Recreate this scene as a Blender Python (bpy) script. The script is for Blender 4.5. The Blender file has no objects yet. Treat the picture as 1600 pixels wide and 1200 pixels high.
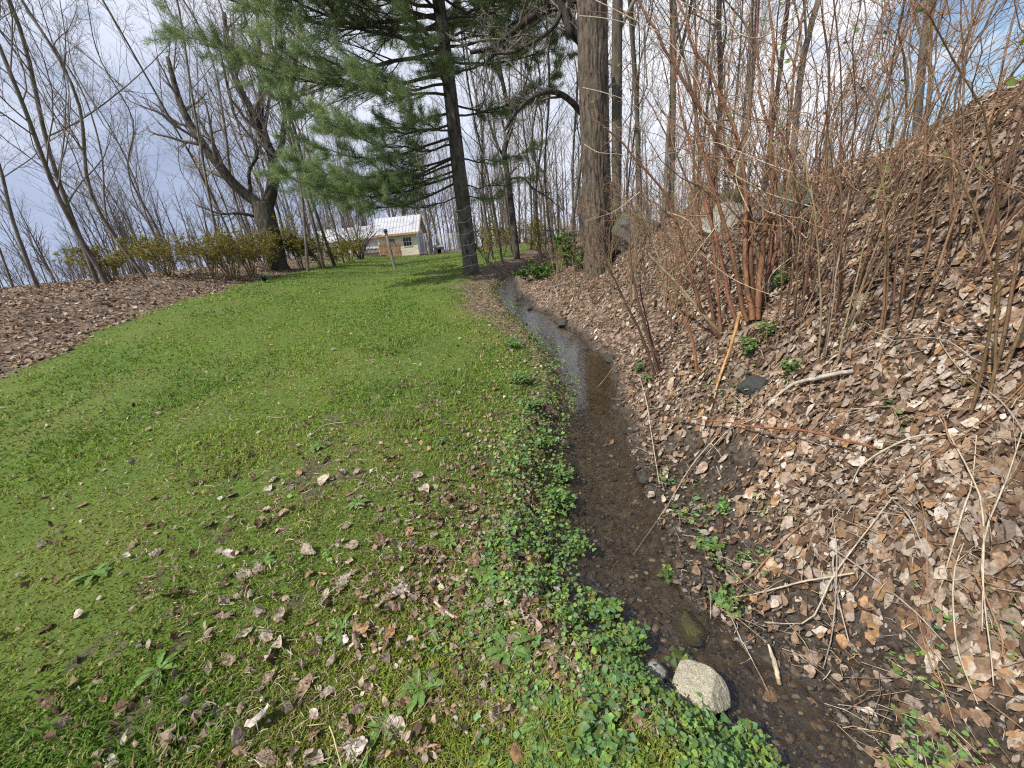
import bpy, math, random
import numpy as np
from mathutils import Matrix, Vector

# ------------------------------------------------------------------ camera
SC = bpy.context.scene
COL = SC.collection
RNG = np.random.default_rng(11)
random.seed(5)
FPX = 620.0                       # focal length for a 1600 px wide frame
PITCH, ROLL = math.radians(19.5), math.radians(5.75)
CAM = np.array([0.0, 0.0, 1.6])
_F = np.array([0, math.cos(PITCH), -math.sin(PITCH)])
_r0 = np.array([1.0, 0, 0]); _u0 = np.array([0, math.sin(PITCH), math.cos(PITCH)])
_R = math.cos(ROLL) * _r0 - math.sin(ROLL) * _u0
_U = math.sin(ROLL) * _r0 + math.cos(ROLL) * _u0
cd = bpy.data.cameras.new('camera'); cam = bpy.data.objects.new('camera', cd); COL.objects.link(cam)
cd.sensor_fit = 'HORIZONTAL'; cd.sensor_width = 36.0; cd.lens = 36.0 * FPX / 1600.0
cd.clip_start = 0.05; cd.clip_end = 2000
cam.matrix_world = Matrix(((_R[0], _U[0], -_F[0], CAM[0]), (_R[1], _U[1], -_F[1], CAM[1]), (_R[2], _U[2], -_F[2], CAM[2]), (0, 0, 0, 1)))
SC.camera = cam
SC.view_settings.view_transform = 'Standard'; SC.view_settings.look = 'None'
SC.view_settings.gamma = 1.0; SC.view_settings.exposure = 0.3
SC.cycles.use_denoising = False; SC.cycles.filter_width = 1.2; SC.cycles.max_bounces = 6; SC.cycles.diffuse_bounces = 3; SC.cycles.glossy_bounces = 3
SC.cycles.transmission_bounces = 4; SC.cycles.transparent_max_bounces = 12
SC.cycles.caustics_reflective = False; SC.cycles.caustics_refractive = False

# ------------------------------------------------------------------ world and sun
SUN_DIR = np.array([-0.72, -0.42, 0.0]); SUN_EL = math.radians(50)
SUN_DIR = SUN_DIR / np.linalg.norm(SUN_DIR) * math.cos(SUN_EL); SUN_DIR[2] = math.sin(SUN_EL)
W = bpy.data.worlds.new('World'); SC.world = W; W.use_nodes = True
nt = W.node_tree; nt.nodes.clear()
def N(tree, typ, **kw):
    n = tree.nodes.new(typ)
    for k, v in kw.items():
        if k.startswith('i_'):
            n.inputs[int(k[2:]) if k[2:].isdigit() else k[2:].replace('_', ' ')].default_value = v
        else: setattr(n, k, v)
    return n
def ramp(tree, stops, interp='LINEAR'):
    r = tree.nodes.new('ShaderNodeValToRGB'); e = r.color_ramp.elements; r.color_ramp.interpolation = interp
    while len(e) > 1: e.remove(e[-1])
    e[0].position = stops[0][0]; e[0].color = (*stops[0][1], 1)
    for p, c in stops[1:]:
        q = e.new(p); q.color = (*c, 1)
    return r
L = nt.links.new
sky = N(nt, 'ShaderNodeTexSky', sky_type='NISHITA', sun_disc=False)
sky.sun_elevation = SUN_EL; sky.sun_rotation = math.atan2(SUN_DIR[0], SUN_DIR[1])
bg1 = N(nt, 'ShaderNodeBackground'); bg1.inputs[1].default_value = 0.12; L(sky.outputs[0], bg1.inputs[0])
tc = N(nt, 'ShaderNodeTexCoord')
mp = N(nt, 'ShaderNodeMapping'); mp.inputs['Scale'].default_value = (1.0, 1.0, 1.9); mp.inputs['Location'].default_value = (1.1, 0.4, 0.3)
L(tc.outputs['Generated'], mp.inputs[0])
n1 = N(nt, 'ShaderNodeTexNoise'); n1.inputs['Scale'].default_value = 3.2; n1.inputs['Detail'].default_value = 8; n1.inputs['Roughness'].default_value = 0.58
L(mp.outputs[0], n1.inputs['Vector'])
n2 = N(nt, 'ShaderNodeTexNoise'); n2.inputs['Scale'].default_value = 2.1; n2.inputs['Detail'].default_value = 7; n2.inputs['Roughness'].default_value = 0.55
L(mp.outputs[0], n2.inputs['Vector'])
# the storm bank stands low in the west (left), the broken white cloud in the east (right)
dt = N(nt, 'ShaderNodeVectorMath', operation='DOT_PRODUCT'); dt.inputs[1].default_value = (-0.62, 0.60, -0.80)
L(tc.outputs['Generated'], dt.inputs[0])
st = N(nt, 'ShaderNodeMapRange'); st.inputs[1].default_value = 0.05; st.inputs[2].default_value = 0.85; st.inputs[3].default_value = 0.28; st.inputs[4].default_value = -0.40
L(dt.outputs['Value'], st.inputs[0])
ad = N(nt, 'ShaderNodeMath', operation='ADD'); L(n2.outputs[0], ad.inputs[0]); L(st.outputs[0], ad.inputs[1])
cr = ramp(nt, [(0.0, (0.24, 0.30, 0.45)), (0.22, (0.42, 0.49, 0.66)), (0.42, (0.66, 0.71, 0.84)), (0.70, (0.88, 0.90, 0.96))]); L(ad.outputs[0], cr.inputs[0])
bg2 = N(nt, 'ShaderNodeBackground'); bg2.inputs[1].default_value = 1.0; L(cr.outputs[0], bg2.inputs[0])
# blue gaps only where the storm bank is not
sg = N(nt, 'ShaderNodeMapRange'); sg.inputs[1].default_value = -0.30; sg.inputs[2].default_value = 0.15; sg.inputs[3].default_value = 0.0; sg.inputs[4].default_value = 0.22
L(dt.outputs['Value'], sg.inputs[0])
am = N(nt, 'ShaderNodeMath', operation='ADD'); L(n1.outputs[0], am.inputs[0]); L(sg.outputs[0], am.inputs[1])
cm = ramp(nt, [(0.50, (0, 0, 0)), (0.60, (1, 1, 1))]); L(am.outputs[0], cm.inputs[0])
mx = N(nt, 'ShaderNodeMixShader'); L(cm.outputs[0], mx.inputs[0]); L(bg1.outputs[0], mx.inputs[1]); L(bg2.outputs[0], mx.inputs[2])
wo = N(nt, 'ShaderNodeOutputWorld'); L(mx.outputs[0], wo.inputs[0])
sd = bpy.data.lights.new('sun', 'SUN'); sd.energy = 4.2; sd.angle = math.radians(0.5); sd.color = (1.0, 0.95, 0.86)
sun = bpy.data.objects.new('sun', sd); COL.objects.link(sun)
sun.rotation_euler = Vector(-SUN_DIR).to_track_quat('-Z', 'Y').to_euler()

# ------------------------------------------------------------------ pixel <-> world (used once, to place real things at real distances)
def ray(px, py):
    return _F + (px - 800) / FPX * _R - (py - 600) / FPX * _U
def P(px, py, depth): return CAM + depth * ray(px, py)
def PX(p):
    v = np.asarray(p) - CAM; z = v @ _F
    return 800 + FPX * (v @ _R) / z, 600 - FPX * (v @ _U) / z, z

# ------------------------------------------------------------------ noise
def _h(i, j, s):
    n = (i * 374761393 + j * 668265263 + s * 974634777) & 0xFFFFFFFF
    n = ((n ^ (n >> 13)) * 1274126177) & 0xFFFFFFFF
    return ((n ^ (n >> 16)) & 0xFFFF) / 65535.0
def vn(x, y, s=0):
    x = np.asarray(x, float); y = np.asarray(y, float)
    i = np.floor(x).astype(np.int64); j = np.floor(y).astype(np.int64); u = x - i; v = y - j
    u = u * u * (3 - 2 * u); v = v * v * (3 - 2 * v)
    return (_h(i, j, s) * (1 - u) + _h(i + 1, j, s) * u) * (1 - v) + (_h(i, j + 1, s) * (1 - u) + _h(i + 1, j + 1, s) * u) * v
def fbm(x, y, s=0, o=4):
    t = 0; a = 0.5; tot = 0
    for k in range(o):
        t = t + a * vn(x * 2 ** k, y * 2 ** k, s + k); tot += a; a *= 0.5
    return t / tot
def sm(a, b, x):
    t = np.clip((x - a) / (b - a), 0, 1); return t * t * (3 - 2 * t)

# ------------------------------------------------------------------ terrain
def g(y):
    y = np.asarray(y, float); return np.where(y < 0, 0.085 * y, 1.45 * (1 - np.exp(-np.maximum(y, 0) / 17)))
WATER = 0.20
def _flat_hit(px, py, off):
    r = ray(px, py); lo, hi = 0.2, 60.0
    for _ in range(60):
        m = (lo + hi) / 2; p = CAM + m * r
        if p[2] < g(p[1]) + off: hi = m
        else: lo = m
    return CAM + lo * r
# left and right water's edge, read off the photograph
EDGES = [(1190, 1185, 1330), (1100, 1125, 1275), (1050, 1045, 1200), (1010, 978, 1125), (940, 920, 1085), (860, 892, 1050), (780, 880, 1002), (720, 872, 980), (660, 885, 972),
         (610, 893, 962), (570, 880, 945), (540, 858, 915), (510, 833, 878), (480, 804, 834), (462, 787, 813), (446, 788, 806), (436, 788, 800)]
_sy, _sc, _sh = [], [], []
for py, l, r in EDGES:
    a = _flat_hit(l, py, -WATER); b = _flat_hit(r, py, -WATER); m = (a + b) / 2
    _sy.append(m[1]); _sc.append(m[0]); _sh.append(abs(b[0] - a[0]) / 2)
_o = np.argsort(_sy); _sy = np.array(_sy)[_o]; _sc = np.array(_sc)[_o]; _sh = np.array(_sh)[_o]
_sl = (_sc[1] - _sc[0]) / (_sy[1] - _sy[0])
_ty = np.concatenate([np.linspace(-6, _sy[0], 80)[:-1], np.linspace(_sy[0], _sy[-1], 600), np.linspace(_sy[-1], 70, 100)[1:]])
_tx = np.where(_ty < _sy[0], _sc[0] + np.clip(_sl, -1.2, 0) * (_ty - _sy[0]), np.interp(_ty, _sy, _sc))
_tx = np.where(_ty > _sy[-1], _sc[-1] + 0.30 * (_ty - _sy[-1]), _tx)
_th = np.interp(_ty, _sy, _sh); _th = np.where(_ty > _sy[-1], np.maximum(0.10, _th * 0.5), _th)
def _smooth(v, n):
    k = np.ones(n) / n; return np.convolve(np.pad(v, n // 2, mode='edge'), k, 'valid')[:len(v)]
_tx2 = np.interp(np.linspace(-6, 70, 4000), _ty, _tx); _th2 = np.interp(np.linspace(-6, 70, 4000), _ty, _th); _ty = np.linspace(-6, 70, 4000)
_tx = _smooth(_tx2, 15); _th = _smooth(_th2, 15)
def xc(y): return np.interp(y, _ty, _tx) + (0.05 + 0.09 * sm(3.5, 6, np.asarray(y))) * (vn(np.asarray(y) * 1.9, 3.3, 5) - 0.5) * 1.6
def hw(y): return np.interp(y, _ty, _th) * (0.72 + 0.40 * vn(np.asarray(y) * 2.6, 7.7, 9) + 0.26 * vn(np.asarray(y) * 9.3, 1.7, 10))
HY = [-3, 0, 2, 3, 4, 6, 8, 12, 20, 40]; HZ = [1.7, 1.8, 1.9, 1.95, 1.9, 1.6, 1.25, 0.75, 0.45, 0.3]
def xe(y): return -6.3 - 0.145 * np.asarray(y)          # where the lawn meets the leaf bed on the left
def Z(x, y, detail=True):
    x = np.asarray(x, float); y = np.asarray(y, float)
    b = g(y); c = xc(y); h = hw(y); d = x - c
    e = -(d + h); r = d - h
    left = b - WATER * (1 - sm(0.0, 0.34, e)) - 0.06 * (1 - sm(0.2, 1.6, e))
    bed = b - WATER - 0.02 - 0.07 * (1 - np.clip(np.abs(d) / np.maximum(h, .01), 0, 1) ** 2)
    f0 = np.interp(y, [0, 1.5, 3, 5, 12], [0.45, 0.40, 0.12, 0.05, 0.05]); Wd = np.interp(y, [0, 2, 4, 8, 14, 30], [2.1, 2.3, 2.9, 2.9, 3.5, 6])
    t = np.clip((r - f0) / Wd, 0, 1)
    H = np.interp(y, HY, HZ)
    prof = 0.65 * t + 0.35 * sm(0, 1, t)
    right = b - WATER + (0.07 - 0.058 * (1 - sm(2.2, 3.2, y))) * sm(-0.02, 0.10, r) + 0.06 * sm(0.25, 0.7, r) * (1 - sm(2.2, 3.2, y)) + (H + 0.13) * prof + 0.05 * np.clip(r - f0 - Wd, 0, 12)
    z = np.where(e > 0, left, np.where(r > 0, right, bed))
    z = z + 0.35 * sm(xe(y) + 4.5, xe(y), x) * sm(3, 9, y) + 0.45 * sm(xe(y) + 0.2, xe(y) - 2.6, x) * sm(2, 8, y)
    if detail:
        lw = sm(0.1, 0.8, e); rw = sm(0.05, 0.6, r)
        z = z + lw * (0.05 * (fbm(x * 0.55, y * 0.55, 1, 3) - .5) + 0.022 * (fbm(x * 4, y * 4, 2, 3) - .5) + 0.012 * (vn(x * 14, y * 14, 33) - .5))
        z = z + rw * (0.35 * (fbm(x * 0.8, y * 0.8, 11, 3) - .5) + 0.11 * (fbm(x * 4, y * 4, 12, 3) - .5))
        near = 1 - np.clip(lw + rw, 0, 1)
        z = z + near * 0.055 * (fbm(x * 9, y * 9, 21, 4) - .5); z = z + (r > 0) * (1 - sm(2.2, 3.2, y)) * (1 - sm(0.5, 1.0, r)) * 0.07 * (fbm(x * 5, y * 5, 22, 4) - .5)
    return z
def hit(px, py, tmin=0.4, tmax=90):
    r = ray(px, py); t = np.geomspace(tmin, tmax, 900); p = CAM[None] + t[:, None] * r[None]
    below = p[:, 2] < Z(p[:, 0], p[:, 1])
    k = int(np.argmax(below)) if below.any() else len(t) - 1
    lo, hi = t[max(k - 1, 0)], t[k]
    for _ in range(25):
        m = (lo + hi) / 2; q = CAM + m * r
        if q[2] < Z(q[0], q[1]): hi = m
        else: lo = m
    return CAM + lo * r
def on(x, y, dz=0.0): return np.array([x, y, float(Z(x, y)) + dz])
def lawn_w(x, y):
    "1 on lawn, 0 elsewhere"
    e = -(x - xc(y) + hw(y)); nz = fbm(x * 1.1, y * 1.1, 41, 4) - .5
    lim = np.interp(y, [0, 4, 7, 10, 16, 30, 40], [0.34, 0.45, 0.75, 1.2, 1.6, 2.5, 3.5])
    a = sm(lim * 0.6, lim * 1.3 + .05, e + nz * 0.7)
    b = sm(-0.25, 0.30, x - xe(y) + nz * 1.2)
    c = 1 - sm(36.5, 38.5, y + nz * 2)
    return a * b * c
def mud_w(x, y):
    d = np.abs(x - xc(y)); h = hw(y); r = x - xc(y) - h
    flat = (1 - sm(0.40, 0.85, r + 0.5 * (fbm(x * 3, y * 3, 51, 3) - .5))) * (r > 0) * (1 - sm(2.2, 3.2, y))
    return np.clip(1 - sm(0.0, 0.16, d - h), 0, 1) * 1.0 + np.clip(flat, 0, 1) * (d > h + 0.0)

def dirt_patch(x, y): return sm(0.64, 0.72, fbm(x * 7.2, y * 6.2, 91, 4)) * (1 - sm(3, 4.8, y)) * (x > -2.0)
# ------------------------------------------------------------------ mesh helpers
class MB:
    def __init__(s): s.v = []; s.f4 = []; s.f3 = []; s.c = []; s.n = 0; s.mi4 = []; s.uv = None
    def add(s, v, q=None, t=None, col=(1, 1, 1)):
        v = np.asarray(v, np.float32).reshape(-1, 3)
        if q is not None and len(q): s.f4.append(np.asarray(q, np.int64) + s.n)
        if t is not None and len(t): s.f3.append(np.asarray(t, np.int64) + s.n)
        c = np.asarray(col, np.float32)
        if c.ndim == 1: c = np.broadcast_to(c, (len(v), 3))
        s.v.append(v); s.c.append(c); s.n += len(v)
    def mesh(s, name, off=(0, 0, 0), smooth=True):
        me = bpy.data.meshes.new(name)
        v = np.concatenate(s.v) - np.asarray(off, np.float32)
        q = np.concatenate(s.f4) if s.f4 else np.zeros((0, 4), np.int64)
        t = np.concatenate(s.f3) if s.f3 else np.zeros((0, 3), np.int64)
        me.vertices.add(len(v)); me.vertices.foreach_set('co', v.astype(np.float32).ravel())
        lp = np.concatenate([q.ravel(), t.ravel()]).astype(np.int32)
        me.loops.add(len(lp)); me.loops.foreach_set('vertex_index', lp)
        tot = np.concatenate([np.full(len(q), 4), np.full(len(t), 3)]).astype(np.int32)
        st_ = np.concatenate([[0], np.cumsum(tot)[:-1]]).astype(np.int32) if len(tot) else np.zeros(0, np.int32)
        me.polygons.add(len(tot)); me.polygons.foreach_set('loop_start', st_)
        me.polygons.foreach_set('use_smooth', np.full(len(tot), smooth))
        ca = me.color_attributes.new('Col', 'FLOAT_COLOR', 'POINT')
        c = np.concatenate(s.c); ca.data.foreach_set('color', np.concatenate([c, np.ones((len(c), 1), np.float32)], 1).astype(np.float32).ravel())
        me.update(calc_edges=True); me.validate()
        return me
def obj(name, mb, mat, parent=None, smooth=True, off=None):
    if off is None: off = parent_loc(parent) if parent else (0, 0, 0)
    me = mb.mesh(name, off, smooth) if isinstance(mb, MB) else mb
    o = bpy.data.objects.new(name, me); COL.objects.link(o)
    if mat is not None and not len(me.materials): me.materials.append(mat)
    if parent is not None: o.parent = parent
    return o
def parent_loc(p):
    l = np.array(p.location)
    while p.parent: p = p.parent; l = l + np.array(p.location)
    return l
def tag(o, label=None, cat=None, group=None, kind=None):
    if label: o['label'] = label
    if cat: o['category'] = cat
    if group: o['group'] = group
    if kind: o['kind'] = kind
    return o
def thing(name, label, cat, loc, group=None):
    o = bpy.data.objects.new(name, None); COL.objects.link(o); o.location = tuple(float(q) for q in loc); o.empty_display_size = .1
    return tag(o, label, cat, group)
def nrm(v): return v / np.maximum(np.linalg.norm(v, axis=-1, keepdims=True), 1e-9)
def tubes(mb, paths, radii, sides=5, col=(1, 1, 1), cap=True):
    "paths (B,n,3), radii (B,n): B tubes of n rings"
    p = np.asarray(paths, float); r = np.asarray(radii, float)
    if p.ndim == 2: p = p[None]; r = r[None]
    B, n, _ = p.shape
    T = nrm(np.gradient(p, axis=1))
    D = nrm(p[:, -1] - p[:, 0]); ref = np.where(np.abs(D[:, 2:3]) > 0.8, np.array([[0.0, 1, 0]]), np.array([[0.0, 0, 1]]))
    ref = np.broadcast_to(ref[:, None], p.shape)
    A = nrm(np.cross(T, ref)); Bn = np.cross(T, A)
    th = np.arange(sides) / sides * 2 * np.pi
    ring = A[:, :, None] * np.cos(th)[None, None, :, None] + Bn[:, :, None] * np.sin(th)[None, None, :, None]
    v = p[:, :, None] + ring * r[:, :, None, None]
    idx = np.arange(B * n * sides).reshape(B, n, sides)
    a = idx[:, :-1]; b = idx[:, 1:]
    q = np.stack([a, np.roll(a, -1, 2), np.roll(b, -1, 2), b], -1).reshape(-1, 4)
    c = np.asarray(col, float)
    if c.ndim == 2: c = np.repeat(c, n * sides, 0)
    elif c.ndim == 3: c = np.repeat(c.reshape(-1, 3), sides, 0)
    t = None
    if cap and sides >= 3:
        e = idx[:, -1]; t = np.concatenate([np.stack([e[:, 0], e[:, k], e[:, k + 1]], -1) for k in range(1, sides - 1)])
    mb.add(v, q, t, c)
def spline(pts, n):
    p = np.asarray(pts, float); m = len(p)
    if m == 2: return p[0] + (p[1] - p[0]) * np.linspace(0, 1, n)[:, None]
    e = np.concatenate([[2 * p[0] - p[1]], p, [2 * p[-1] - p[-2]]])
    s = np.concatenate([[0], np.cumsum(np.linalg.norm(np.diff(p, axis=0), axis=1))]); u = np.linspace(0, s[-1], n)
    k = np.clip(np.searchsorted(s, u, 'right') - 1, 0, m - 2); t = ((u - s[k]) / np.maximum(s[k + 1] - s[k], 1e-9))[:, None]
    a, b, c, d = e[k], e[k + 1], e[k + 2], e[k + 3]
    return 0.5 * (2 * b + (c - a) * t + (2 * a - 5 * b + 4 * c - d) * t ** 2 + (3 * b - a - 3 * c + d) * t ** 3)
def grow(paths, radii, per, t0, t1, ang, length, rk, n=5, up=0.3, wob=0.12, taper=0.35, rng=RNG, rmin=0.003, lenfall=0.5):
    "children of every parent path; returns (paths, radii)"
    B, m, _ = paths.shape
    t = t0 + (t1 - t0) * (np.arange(per)[None] + rng.random((B, per))) / per
    f = t * (m - 1); i = np.clip(f.astype(int), 0, m - 2); w = (f - i)[..., None]; bi = np.arange(B)[:, None]
    o = paths[bi, i] * (1 - w) + paths[bi, i + 1] * w
    T = nrm(paths[bi, i + 1] - paths[bi, i]); r = radii[bi, i] * (1 - w[..., 0]) + radii[bi, i + 1] * w[..., 0]
    o = o.reshape(-1, 3); T = T.reshape(-1, 3); r = r.reshape(-1); t = t.reshape(-1)
    q = rng.normal(size=T.shape); side = nrm(q - (q * T).sum(1, keepdims=True) * T)
    a = np.radians(ang[0] + (ang[1] - ang[0]) * rng.random(len(T)))[:, None]
    d = nrm(T * np.cos(a) + side * np.sin(a))
    ln = (length[0] + (length[1] - length[0]) * rng.random(len(T))) * (1 - lenfall * t)
    if per and paths.ndim == 3:
        pl = np.repeat(np.linalg.norm(paths[:, -1] - paths[:, 0], axis=1), per); ln = ln * pl
    out = np.zeros((len(T), n, 3)); out[:, 0] = o; step = (ln / (n - 1))[:, None]
    for k in range(1, n):
        d = nrm(d + np.array([[0, 0, up]]) / (n - 1) + wob * rng.normal(size=d.shape))
        out[:, k] = out[:, k - 1] + d * step
    r0 = np.maximum(r * rk, rmin)
    rr = np.maximum(r0[:, None] * (1 - (1 - taper) * np.linspace(0, 1, n)[None]), rmin * 0.6)
    return out, rr
def box(mb, lo, hi, col=(1, 1, 1)):
    x0, y0, z0 = lo; x1, y1, z1 = hi
    v = [(x0, y0, z0), (x1, y0, z0), (x1, y1, z0), (x0, y1, z0), (x0, y0, z1), (x1, y0, z1), (x1, y1, z1), (x0, y1, z1)]
    mb.add(v, [(3, 2, 1, 0), (4, 5, 6, 7), (0, 1, 5, 4), (1, 2, 6, 5), (2, 3, 7, 6), (3, 0, 4, 7)], None, col)

# ------------------------------------------------------------------ materials
def newmat(name):
    m = bpy.data.materials.new(name); m.use_nodes = True; t = m.node_tree; t.nodes.clear()
    out = t.nodes.new('ShaderNodeOutputMaterial'); return m, t, out
def col_mat(name, rough=0.8, var=0.35, nscale=30, trans=0.0, bump=0.0, bscale=60, spec=0.3, stretch=(1, 1, 1), objrand=0.0):
    "base colour from the mesh's own colour attribute, broken up by noise"
    m, t, out = newmat(name); l = t.links.new
    at = N(t, 'ShaderNodeAttribute', attribute_name='Col')
    tcn = N(t, 'ShaderNodeTexCoord'); mpn = N(t, 'ShaderNodeMapping'); mpn.inputs['Scale'].default_value = stretch; l(tcn.outputs['Object'], mpn.inputs[0])
    nz = N(t, 'ShaderNodeTexNoise'); nz.inputs['Scale'].default_value = nscale; nz.inputs['Detail'].default_value = 5; l(mpn.outputs[0], nz.inputs['Vector'])
    mr = N(t, 'ShaderNodeMapRange'); mr.inputs[1].default_value = 0.3; mr.inputs[2].default_value = 0.7; mr.inputs[3].default_value = 1 - var; mr.inputs[4].default_value = 1 + var
    l(nz.outputs[0], mr.inputs[0]); src = mr.outputs[0]
    if objrand:
        oi = N(t, 'ShaderNodeObjectInfo'); m2 = N(t, 'ShaderNodeMapRange'); m2.inputs[3].default_value = 1 - objrand; m2.inputs[4].default_value = 1 + objrand
        l(oi.outputs['Random'], m2.inputs[0]); mu = N(t, 'ShaderNodeMath', operation='MULTIPLY'); l(src, mu.inputs[0]); l(m2.outputs[0], mu.inputs[1]); src = mu.outputs[0]
    vm = N(t, 'ShaderNodeVectorMath', operation='SCALE'); l(at.outputs['Color'], vm.inputs[0]); l(src, vm.inputs['Scale'])
    b = N(t, 'ShaderNodeBsdfPrincipled'); l(vm.outputs[0], b.inputs['Base Color']); b.inputs['Roughness'].default_value = rough; b.inputs['Specular IOR Level'].default_value = spec
    if bump:
        bz = N(t, 'ShaderNodeTexNoise'); bz.inputs['Scale'].default_value = bscale; bz.inputs['Detail'].default_value = 6; l(mpn.outputs[0], bz.inputs['Vector'])
        bp = N(t, 'ShaderNodeBump'); bp.inputs['Strength'].default_value = bump; bp.inputs['Distance'].default_value = 0.02; l(bz.outputs[0], bp.inputs['Height']); l(bp.outputs[0], b.inputs['Normal'])
    if trans:
        tr = N(t, 'ShaderNodeBsdfTranslucent'); l(vm.outputs[0], tr.inputs[0]); ms = N(t, 'ShaderNodeMixShader'); ms.inputs[0].default_value = trans
        l(b.outputs[0], ms.inputs[1]); l(tr.outputs[0], ms.inputs[2]); l(ms.outputs[0], out.inputs[0])
    else: l(b.outputs[0], out.inputs[0])
    return m
def bark_mat(name, dark, light, moss=None, scale=9, stretch=(1, 1, 0.16), bump=0.9):
    m, t, out = newmat(name); l = t.links.new
    tcn = N(t, 'ShaderNodeTexCoord'); mpn = N(t, 'ShaderNodeMapping'); mpn.inputs['Scale'].default_value = stretch; l(tcn.outputs['Object'], mpn.inputs[0])
    nz = N(t, 'ShaderNodeTexNoise'); nz.inputs['Scale'].default_value = scale; nz.inputs['Detail'].default_value = 9; nz.inputs['Roughness'].default_value = 0.68; nz.inputs['Distortion'].default_value = 0.4
    l(mpn.outputs[0], nz.inputs['Vector'])
    mid = tuple((a + b) / 2 for a, b in zip(dark, light))
    cr_ = ramp(t, [(0.36, dark), (0.5, mid), (0.64, light)]); l(nz.outputs[0], cr_.inputs[0]); c = cr_.outputs[0]
    if moss:
        n3 = N(t, 'ShaderNodeTexNoise'); n3.inputs['Scale'].default_value = 1.6; n3.inputs['Detail'].default_value = 6; l(tcn.outputs['Object'], n3.inputs['Vector'])
        r3 = ramp(t, [(0.52, (0, 0, 0)), (0.66, (0.75, 0.75, 0.75))]); l(n3.outputs[0], r3.inputs[0])
        mc = N(t, 'ShaderNodeMix', data_type='RGBA'); l(r3.outputs[0], mc.inputs[0]); l(c, mc.inputs[6]); mc.inputs[7].default_value = (*moss, 1); c = mc.outputs[2]
    oi = N(t, 'ShaderNodeObjectInfo'); m2 = N(t, 'ShaderNodeMapRange'); m2.inputs[3].default_value = 0.75; m2.inputs[4].default_value = 1.25; l(oi.outputs['Random'], m2.inputs[0])
    vm = N(t, 'ShaderNodeVectorMath', operation='SCALE'); l(c, vm.inputs[0]); l(m2.outputs[0], vm.inputs['Scale'])
    b = N(t, 'ShaderNodeBsdfPrincipled'); l(vm.outputs[0], b.inputs['Base Color']); b.inputs['Roughness'].default_value = 0.92; b.inputs['Specular IOR Level'].default_value = 0.15
    bp = N(t, 'ShaderNodeBump'); bp.inputs['Strength'].default_value = bump; bp.inputs['Distance'].default_value = 0.04; l(nz.outputs[0], bp.inputs['Height']); l(bp.outputs[0], b.inputs['Normal'])
    l(b.outputs[0], out.inputs[0]); return m
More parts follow.
